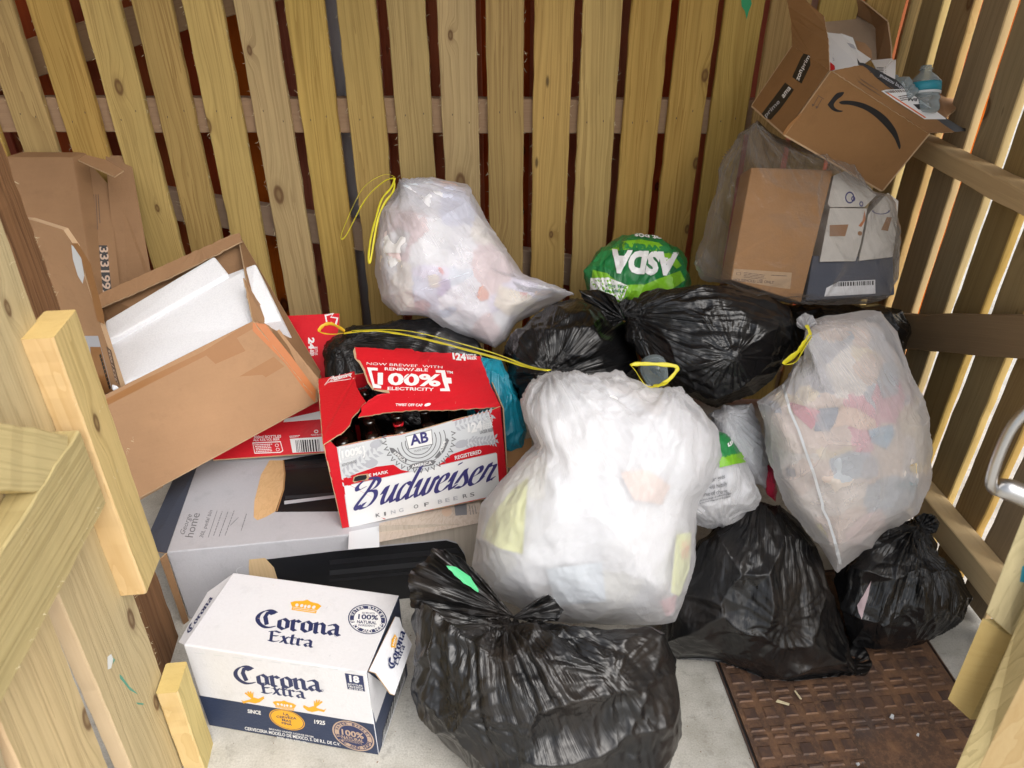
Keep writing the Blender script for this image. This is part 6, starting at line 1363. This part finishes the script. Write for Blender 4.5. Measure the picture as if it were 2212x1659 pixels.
a.poly([Z5(450, -20), Z5(560, -90), Z5(640, -60), Z5(600, 60), Z5(480, 60)], mm('white_tissue', (.88, .88, .88)))
a.done(True)
root, *_ = bag('bin_bag', 'full grey-white see-through bin bag with food packets leaning on the right side wall', 'bag',
    [(1722, 690), (1740, 676), (1785, 667), (1840, 660), (1888, 664), (1912, 680), (1935, 715), (1962, 770), (1985, 835), (2008, 900), (2018, 980), (2010, 1050), (1985, 1110), (1940, 1140), (1880, 1185), (1830, 1220), (1808, 1240), (1785, 1205), (1740, 1150), (1695, 1090), (1668, 1030), (1650, 960), (1622, 890), (1618, 862), (1680, 810), (1712, 780), (1735, 750), (1718, 722)], (1830, 940), 1.78, .15, .15, M['milky2'],
    [(1732, 712, 1.76, .55, .13)], level=6, seed=42, exc=(.008, .006, .005, .004), inner=ins2, smooth=4, p=.7)
neck('tied_neck', 1738, 712, 1.70, [(1722, 705, 1.71), (1720, 690, 1.71), (1738, 676, 1.715), (1755, 682, 1.71), (1765, 700, 1.70)], M['white'], root, 11, 6, .006)
band('drawstring', [(1742, 702, 1.69), (1750, 722, 1.685), (1738, 740, 1.68), (1724, 760, 1.68), (1693, 786, 1.685), (1718, 782, 1.68), (1735, 755, 1.675), (1752, 728, 1.68)], .0055, M['yellow'], root)
a = Art(Skin(BVH[root.name], 6), FILM[root.name], 'white_seam'); pts = [Z6(715, 830), Z6(745, 950), Z6(770, 1040), Z6(820, 1150), Z6(860, 1270), Z6(900, 1380), Z6(935, 1500), Z6(965, 1600), B3(970, 60), B3(1005, 130), B3(1040, 240), B3(1062, 330), B3(1075, 400)]
for p0, p1 in zip(pts[:-1], pts[1:]): a.poly([(p0[0]-3.2, p0[1]), (p0[0]+3.2, p0[1]), (p1[0]+3.2, p1[1]), (p1[0]-3.2, p1[1])], M['ink_silver'])
a.done()
a = Art(Skin(BVH[root.name + '_in'], 8), root, 'seen_packets')
def mm(n, c): return plain(n, tuple(x * .58 + y * .42 for x, y in zip(c, (.70, .66, .64))), .55, var=.05)
a.poly([Z6(755, 975), Z6(950, 1035), Z6(940, 1090), Z6(900, 1150), Z6(885, 1060), Z6(790, 1050)], mm('pink_packet', (.62, .08, .16)))
a.poly([Z6(945, 1020), Z6(1065, 1010), Z6(1060, 1080), Z6(1010, 1160), Z6(915, 1160), Z6(925, 1080)], mm('slate_packet', (.12, .19, .28)))
a.poly([Z6(1080, 1000), Z6(1180, 1020), Z6(1290, 1090), Z6(1300, 1150), Z6(1200, 1150), Z6(1110, 1120), Z6(1030, 1140), Z6(1060, 1060)], mm('peach_food', (.78, .52, .36)))
a.poly([Z6(1245, 1150), Z6(1400, 1120), Z6(1410, 1180), Z6(1360, 1270), Z6(1270, 1230)], mm('blue_packet', (.20, .42, .58)))
a.poly([Z6(1500, 1370), Z6(1560, 1350), Z6(1592, 1390), Z6(1560, 1425), Z6(1510, 1410)], mm('yellow_lid', (.82, .60, .15)))
a.poly([B3(875, 165), B3(960, 150), B3(1010, 240), B3(1060, 400), B3(1040, 430), B3(960, 300)], mm('yellow_packet', (.80, .66, .05)))
a.poly([Z6(740, 1385), Z6(800, 1395), Z6(805, 1435), Z6(750, 1440)], mm('dark_scrap', (.07, .08, .12))); a.poly([Z6(1400, 1500), Z6(1450, 1470), Z6(1560, 1480), Z6(1520, 1560), Z6(1480, 1510)], mm('teal_scrap', (.12, .26, .32)))
a.poly([B3(1325, 110), B3(1395, 140), B3(1405, 180), B3(1340, 210), B3(1315, 180), B3(1370, 160)], mm('purple_scrap', (.14, .07, .20))); a.poly([B3(1230, 90), B3(1330, 60), B3(1380, 240), B3(1300, 260), B3(1120, 290), B3(1100, 200)], mm('pink_food', (.72, .50, .46)))
a.poly([Z6(650, 1190), Z6(720, 1160), Z6(820, 1180), Z6(870, 1240), Z6(930, 1260), Z6(900, 1300), Z6(760, 1290), Z6(660, 1270)], mm('cream_food', (.76, .62, .50))); a.poly([Z6(1340, 740), Z6(1400, 730), Z6(1440, 800), Z6(1430, 930), Z6(1340, 960), Z6(1300, 850)], mm('grey_tray', (.30, .36, .42)))
a.poly([Z6(540, 1010), Z6(620, 960), Z6(700, 990), Z6(720, 1050), Z6(620, 1040)], mm('grey_blue_scrap', (.28, .34, .44)))
a.done(True)
# supermarket bag and plain bag squeezed between the white bags
root, *_ = bag('carrier_bag', 'plain crumpled white bag squeezed between the two big white bin bags', 'bag',
    [(1525, 890), (1570, 870), (1625, 868), (1650, 930), (1662, 1000), (1660, 1060), (1610, 1040), (1560, 980)], (1605, 950), 1.86, .08, .10, M['white'], [(1560, 880, 1.8, .4, .1)], level=5, seed=43, inner=ins3)
root, *_ = bag('carrier_bag', 'white carrier bag with green band and small print beside the front white bag', 'bag',
    [(1470, 900), (1540, 920), (1580, 940), (1610, 990), (1640, 1050), (1652, 1075), (1625, 1105), (1568, 1147), (1515, 1142), (1440, 1110), (1430, 980)], (1540, 1040), 1.80, .10, .10, M['white'], [(1560, 1145, 1.75, .4, .08)], level=5, seed=44, inner=ins3)
a = Art(Skin(BVH[root.name], 6), FILM[root.name])
a.poly([Z6(330, 1165), Z6(400, 1190), Z6(460, 1240), Z6(490, 1290), Z6(330, 1330)], M['ink_green']); a.poly([Z6(330, 1322), Z6(485, 1285), Z6(538, 1345), Z6(420, 1365), Z6(330, 1385)], M['ink_lime']); a.lay = 2
a.text('ur', Z6(385, 1262), Z6(425, 1225), Z6(375, 1230), M['ink_white'], .05)
for i, (tx, x0, x1) in enumerate((('your gets', 250, 368), ('will happily', 270, 382), ('free of charge.', 230, 388))): a.text(tx, Z6(x0, 1478 + 42*i), Z6(x1, 1450 + 44*i), Z6(x0 - 2, 1452 + 42*i), M['ink_grey'], .02)
a.text('avoid the danger of suffocation please', Z6(212, 1592), Z6(405, 1545), Z6(211, 1580), M['ink_grey'], .03); a.text('away from babies and small children.', Z6(215, 1608), Z6(402, 1562), Z6(214, 1597), M['ink_grey'], .03); a.done()
root, *_ = bag('bin_bag', 'bulging bright white drawstring bin bag lying on the front black bag', 'bag',
    [(1188, 798), (1235, 792), (1330, 798), (1415, 822), (1470, 832), (1520, 878), (1556, 925), (1566, 985), (1540, 1040), (1512, 1085), (1508, 1150), (1497, 1240), (1480, 1310), (1462, 1345), (1430, 1352), (1330, 1350), (1230, 1348), (1120, 1320), (1050, 1280), (1018, 1225), (1025, 1150), (1035, 1090), (1070, 1040), (1115, 990), (1152, 955), (1130, 915), (1120, 868), (1140, 825)], (1300, 1080), 1.74, .20, .18, M['white'],
    [(1190, 802, 1.70, .55, .16), (1440, 825, 1.70, .5, .12), (1300, 796, 1.72, .35, .10)], level=6, seed=45, exc=(.006, .005, .005, .004), inner=ins3, smooth=4, p=.7, facet=.6, lumps=.05)
def mm(n, c): return plain(n, c, .55, var=.05)
a = Art(Skin(BVH[root.name], 8), root, 'seen_packets'); a.lay = -11
a.poly([(1104, 1060), (1140, 1030), (1134, 1110), (1128, 1197), (1080, 1185), (1040, 1160), (1056, 1120)], mm('pale_yellow_carton', (.74, .76, .30)))
a.poly([(1340, 1020), (1400, 1015), (1450, 1050), (1430, 1090), (1370, 1080)], mm('faint_peach_packet', (.84, .68, .60))); a.poly([(1462, 1155), (1494, 1150), (1490, 1230), (1468, 1290), (1450, 1280)], mm('pale_lime_packet', (.74, .78, .30))); a.poly([(1472, 1170), (1492, 1165), (1488, 1205), (1474, 1210)], mm('orange_food_print', (.80, .35, .08)))
a.poly([(1425, 1300), (1462, 1285), (1458, 1320), (1440, 1335)], mm('pink_print', (.75, .40, .42))); a.poly([(1180, 1230), (1300, 1215), (1310, 1300), (1200, 1310)], mm('grey_white_carton', (.62, .68, .72)))
a.done(True)
band('drawstring', [(1186, 800, 1.70), (1150, 795, 1.74), (1080, 775, 1.80), (980, 748, 1.88), (900, 728, 1.93), (830, 716, 1.96), (790, 715, 1.97), (745, 720, 1.98)], .0065, M['yellow'], root)
band('drawstring', [(1186, 800, 1.70), (1140, 790, 1.745), (1070, 764, 1.81), (980, 738, 1.88), (900, 718, 1.93), (840, 712, 1.96), (760, 714, 1.98)], .0030, M['yellow'], root)
band('drawstring', [(760, 716, 1.98), (720, 722, 1.985), (690, 716, 1.99), (700, 702, 2.0), (718, 700, 2.0), (745, 715, 1.985)], .0035, plain('amber_tape', (.70, .42, .02), .35), root)
band('drawstring', [(1440, 826, 1.69), (1400, 835, 1.66), (1372, 800, 1.68), (1365, 788, 1.70), (1400, 786, 1.70), (1455, 790, 1.70), (1462, 800, 1.70), (1438, 826, 1.69), (1412, 836, 1.68)], .0035, M['yellow'], root)
root = thing('plastic_tub', 'small clear plastic tub on the black bag behind the white drawstring bag', 'tub', P(1410, 815, 1.78))
tube('tub_body', [P(1410, 785, 1.80), P(1412, 795, 1.79), P(1422, 830, 1.77)], [.030, .033, .024], M['pet2'], root, 20)
# blue and white bag glimpsed behind the red carton
q = N('turquoise_spotted_film'); o_ = q.obj(); v_ = q.vor(o_, 18); nb = film_bump(q, 7, .6, .5, .006)
zz_ = q.n('SeparateXYZ', i_0=o_).outputs[2]
sp_ = q.ramp(v_.outputs['Distance'], [(.0, (.01, .26, .38)), (.42, (.01, .26, .38)), (.45, (.50, .56, .62))])
b_ = q.bsdf(i_Base_Color=q.mix(q.math('GREATER_THAN', zz_, .60), (.01, .24, .34), sp_), i_Roughness=.3, i_Normal=nb); M['spots'] = q.done(b_.outputs[0])
root, *_ = bag('carrier_bag', 'turquoise and white spotted bag squeezed behind the right side of the torn red carton', 'bag',
    [(1040, 770), (1085, 770), (1120, 850), (1140, 930), (1130, 975), (1090, 985), (1020, 960), (1000, 850)], (1075, 880), 2.0, .06, .10, M['spots'], [(1070, 780, 2.0, .3, .1)], level=5, seed=46)
q = N('crumpled_red_film'); nb = film_bump(q, 7, .8, .6, .006); b_ = q.bsdf(i_Base_Color=(.55, .02, .06), i_Roughness=.3, i_Normal=nb)
root, *_ = bag('crisp_packet', 'crumpled red wrapper wedged left of the grey-white side bag', 'wrapper', [(1655, 1000), (1672, 1010), (1680, 1060), (1676, 1085), (1655, 1070), (1650, 1030)], (1664, 1042), 1.86, .03, .03, q.done(b_.outputs[0]), [], level=4, seed=47)

# ================================================================== small debris
def chip(lab, x, y, l_, ang, w=.004, mat=None, z=.004, nm='wood_splinter'):
    p = Pz(x, y, z); d = np.array([math.cos(ang), math.sin(ang), 0]); e = np.array([-d[1], d[0], 0]); h = np.array([0, 0, w * .6])
    v = [p - d*l_/2 - e*w/2, p - d*l_*.4 + e*w/2, p + d*l_/2 + e*w*.3, p + d*l_*.45 - e*w*.4]; v += [q + h for q in v]
    o = mesh(nm, v, [(3, 2, 1, 0), (4, 5, 6, 7), (0, 1, 5, 4), (1, 2, 6, 5), (2, 3, 7, 6), (3, 0, 4, 7)], mat or M['fuzz'], None); tag(o, lab, 'splinter' if nm == 'wood_splinter' else 'litter'); return o
chip('pale curved wood splinter on the iron cover just below the big black bag', *B3(815, 1210), .024, 1.9, z=.014)
chip('short yellow wood splinter lying flat on the iron cover, left of the others', *B3(722, 1258), .030, -.35, .006, z=.014)
chip('tiny white plaster crumb near the middle of the iron cover', *B3(1395, 1345), .010, 1.0, .008, M['ink_silver'], .014, 'litter')
chip('white crumb at the bottom edge of the iron cover', *B3(1185, 1638), .007, .4, .006, M['ink_silver'], .014, 'litter')
chip('white crumb on the right side of the iron cover', *B3(1555, 1455), .007, .9, .005, M['ink_silver'], .014, 'litter')
v = []; f = []; r_ = random.Random(9)
for _ in range(900):
    x, y = r_.uniform(-.9, 1.2), r_.uniform(.7, 1.6); l_ = r_.uniform(.0010, .0035) * (2 if r_.random() < .05 else 1); a_ = r_.uniform(0, 6.3); b = len(v); c_, s2 = math.cos(a_) * l_, math.sin(a_) * l_
    v += [(x, y, .0008), (x + c_, y + s2, .0008), (x + c_ * .5 - s2 * .4, y + s2 * .5 + c_ * .4, .002)]; f.append((b, b+1, b+2))
o_ = mesh('grit', v, f, M['post'], None); tag(o_, 'dark grit and wood dust scattered on the pale concrete', 'grit', kind='stuff')
# fibres on the near gate
jobs = []
for (x0, y0, x1, y1, of) in ((115, 731, 316, 1283, 0), (132, 1299, 284, 1659, OFFB)):
    a_ = gy(x0, y0, XG - of); b_ = gy(x1, y1, XG - of); jobs.append((a_, b_, -gd, gn))
far = gd * .20
jobs.append((gy(132, 1299, XG - OFFB) + far, gy(284, 1659, XG - OFFB) + far, gd, gn)); jobs.append((gy(132, 1299, XG - OFFB) + far + np.array([0, 0, .9]), gy(132, 1299, XG - OFFB) + far, gd, gn))
jobs.append((GP(.5, zl - .055, 0), GP(1.1, zl - .055, 0), (0, 0, -1), gn)); jobs.append((GP(.5, zl + .055, 0), GP(1.1, zl + .055, 0), (0, 0, 1), gn))
o_ = hairs('wood_fibres', jobs, M['fuzz'], gate, 26, .009); o_['kind'] = 'stuff'
pj = [(GP(1.165, .3, .15), GP(1.165, 1.5, .15), -gd, gn), (GP(1.30, .3, .15), GP(1.30, 1.5, .15), gd, gn)]
o_ = hairs('wood_fibres', pj, M['fuzz'], post, 50, .009); o_['kind'] = 'stuff'

# paint and chalk marks on the timber
def mark(surf_pts, polys, parent):
    a = Art(Plane(*surf_pts), parent, 'paint_mark')
    for pts, m in polys: a.poly(pts, m)
    a.done()
Gp = plain('chalky_green_paint', (.10, .34, .24), .8); Tp = plain('blue_green_paint', (.02, .26, .34), .7); Wp = plain('white_paint_spot', (.72, .74, .72), .8)
bp = [gy(260, 1150, XG - OFFB), gy(300, 1250, XG - OFFB), gy(320, 1200, XG - OFFB)]
zz = lambda x, y: (.4*x, 995.4 + .4*y)
mark(bp, [([zz(580, 1060), zz(600, 1042), zz(612, 1070), zz(600, 1120), zz(582, 1128)], Wp), ([zz(612, 1062), zz(622, 1075), zz(610, 1100)], Gp), ([zz(646, 1152), zz(660, 1165), zz(700, 1220), zz(735, 1250), zz(745, 1262), zz(700, 1238), zz(670, 1200), zz(648, 1175)], Gp), ([zz(735, 1305), zz(775, 1310), zz(775, 1318), zz(745, 1316)], Gp)], gate)
mark([(0, YB - .0008, 1), (1, YB - .0008, 1), (0, YB - .0008, 2)], [([(1601, 0), (1607, -14), (1620, -12), (1624, 8), (1617, 26), (1613, 42), (1609, 24), (1602, 14)], plain('green_paint', (.02, .30, .12), .6))], fence)
mark([P(2128, 1325, 1.12), P(2212, 1108, 1.06), P(2185, 1374, 1.12)], [([(2206, 1225), (2230, 1212), (2234, 1262), (2200, 1256)], Tp)], rg)

for o in bpy.data.objects:
    if o.parent is None and 'group' not in o:
        n_ = o.name.split('.')[0]
        g_ = {'bin_bag': 'tied bin bags in the heap', 'carrier_bag': 'supermarket carrier bags in the heap', 'beer_carton': 'bottled beer cartons', 'wood_splinter': 'loose splinters on the iron cover', 'litter': 'pale crumbs on the iron cover', 'cardboard_box': 'brown cardboard boxes', 'water_bottle': 'empty water bottles in the parcel box', 'paper': 'papers in the parcel box', 'cardboard_sheet': 'loose cardboard scraps'}.get(n_)
        if g_: o['group'] = g_
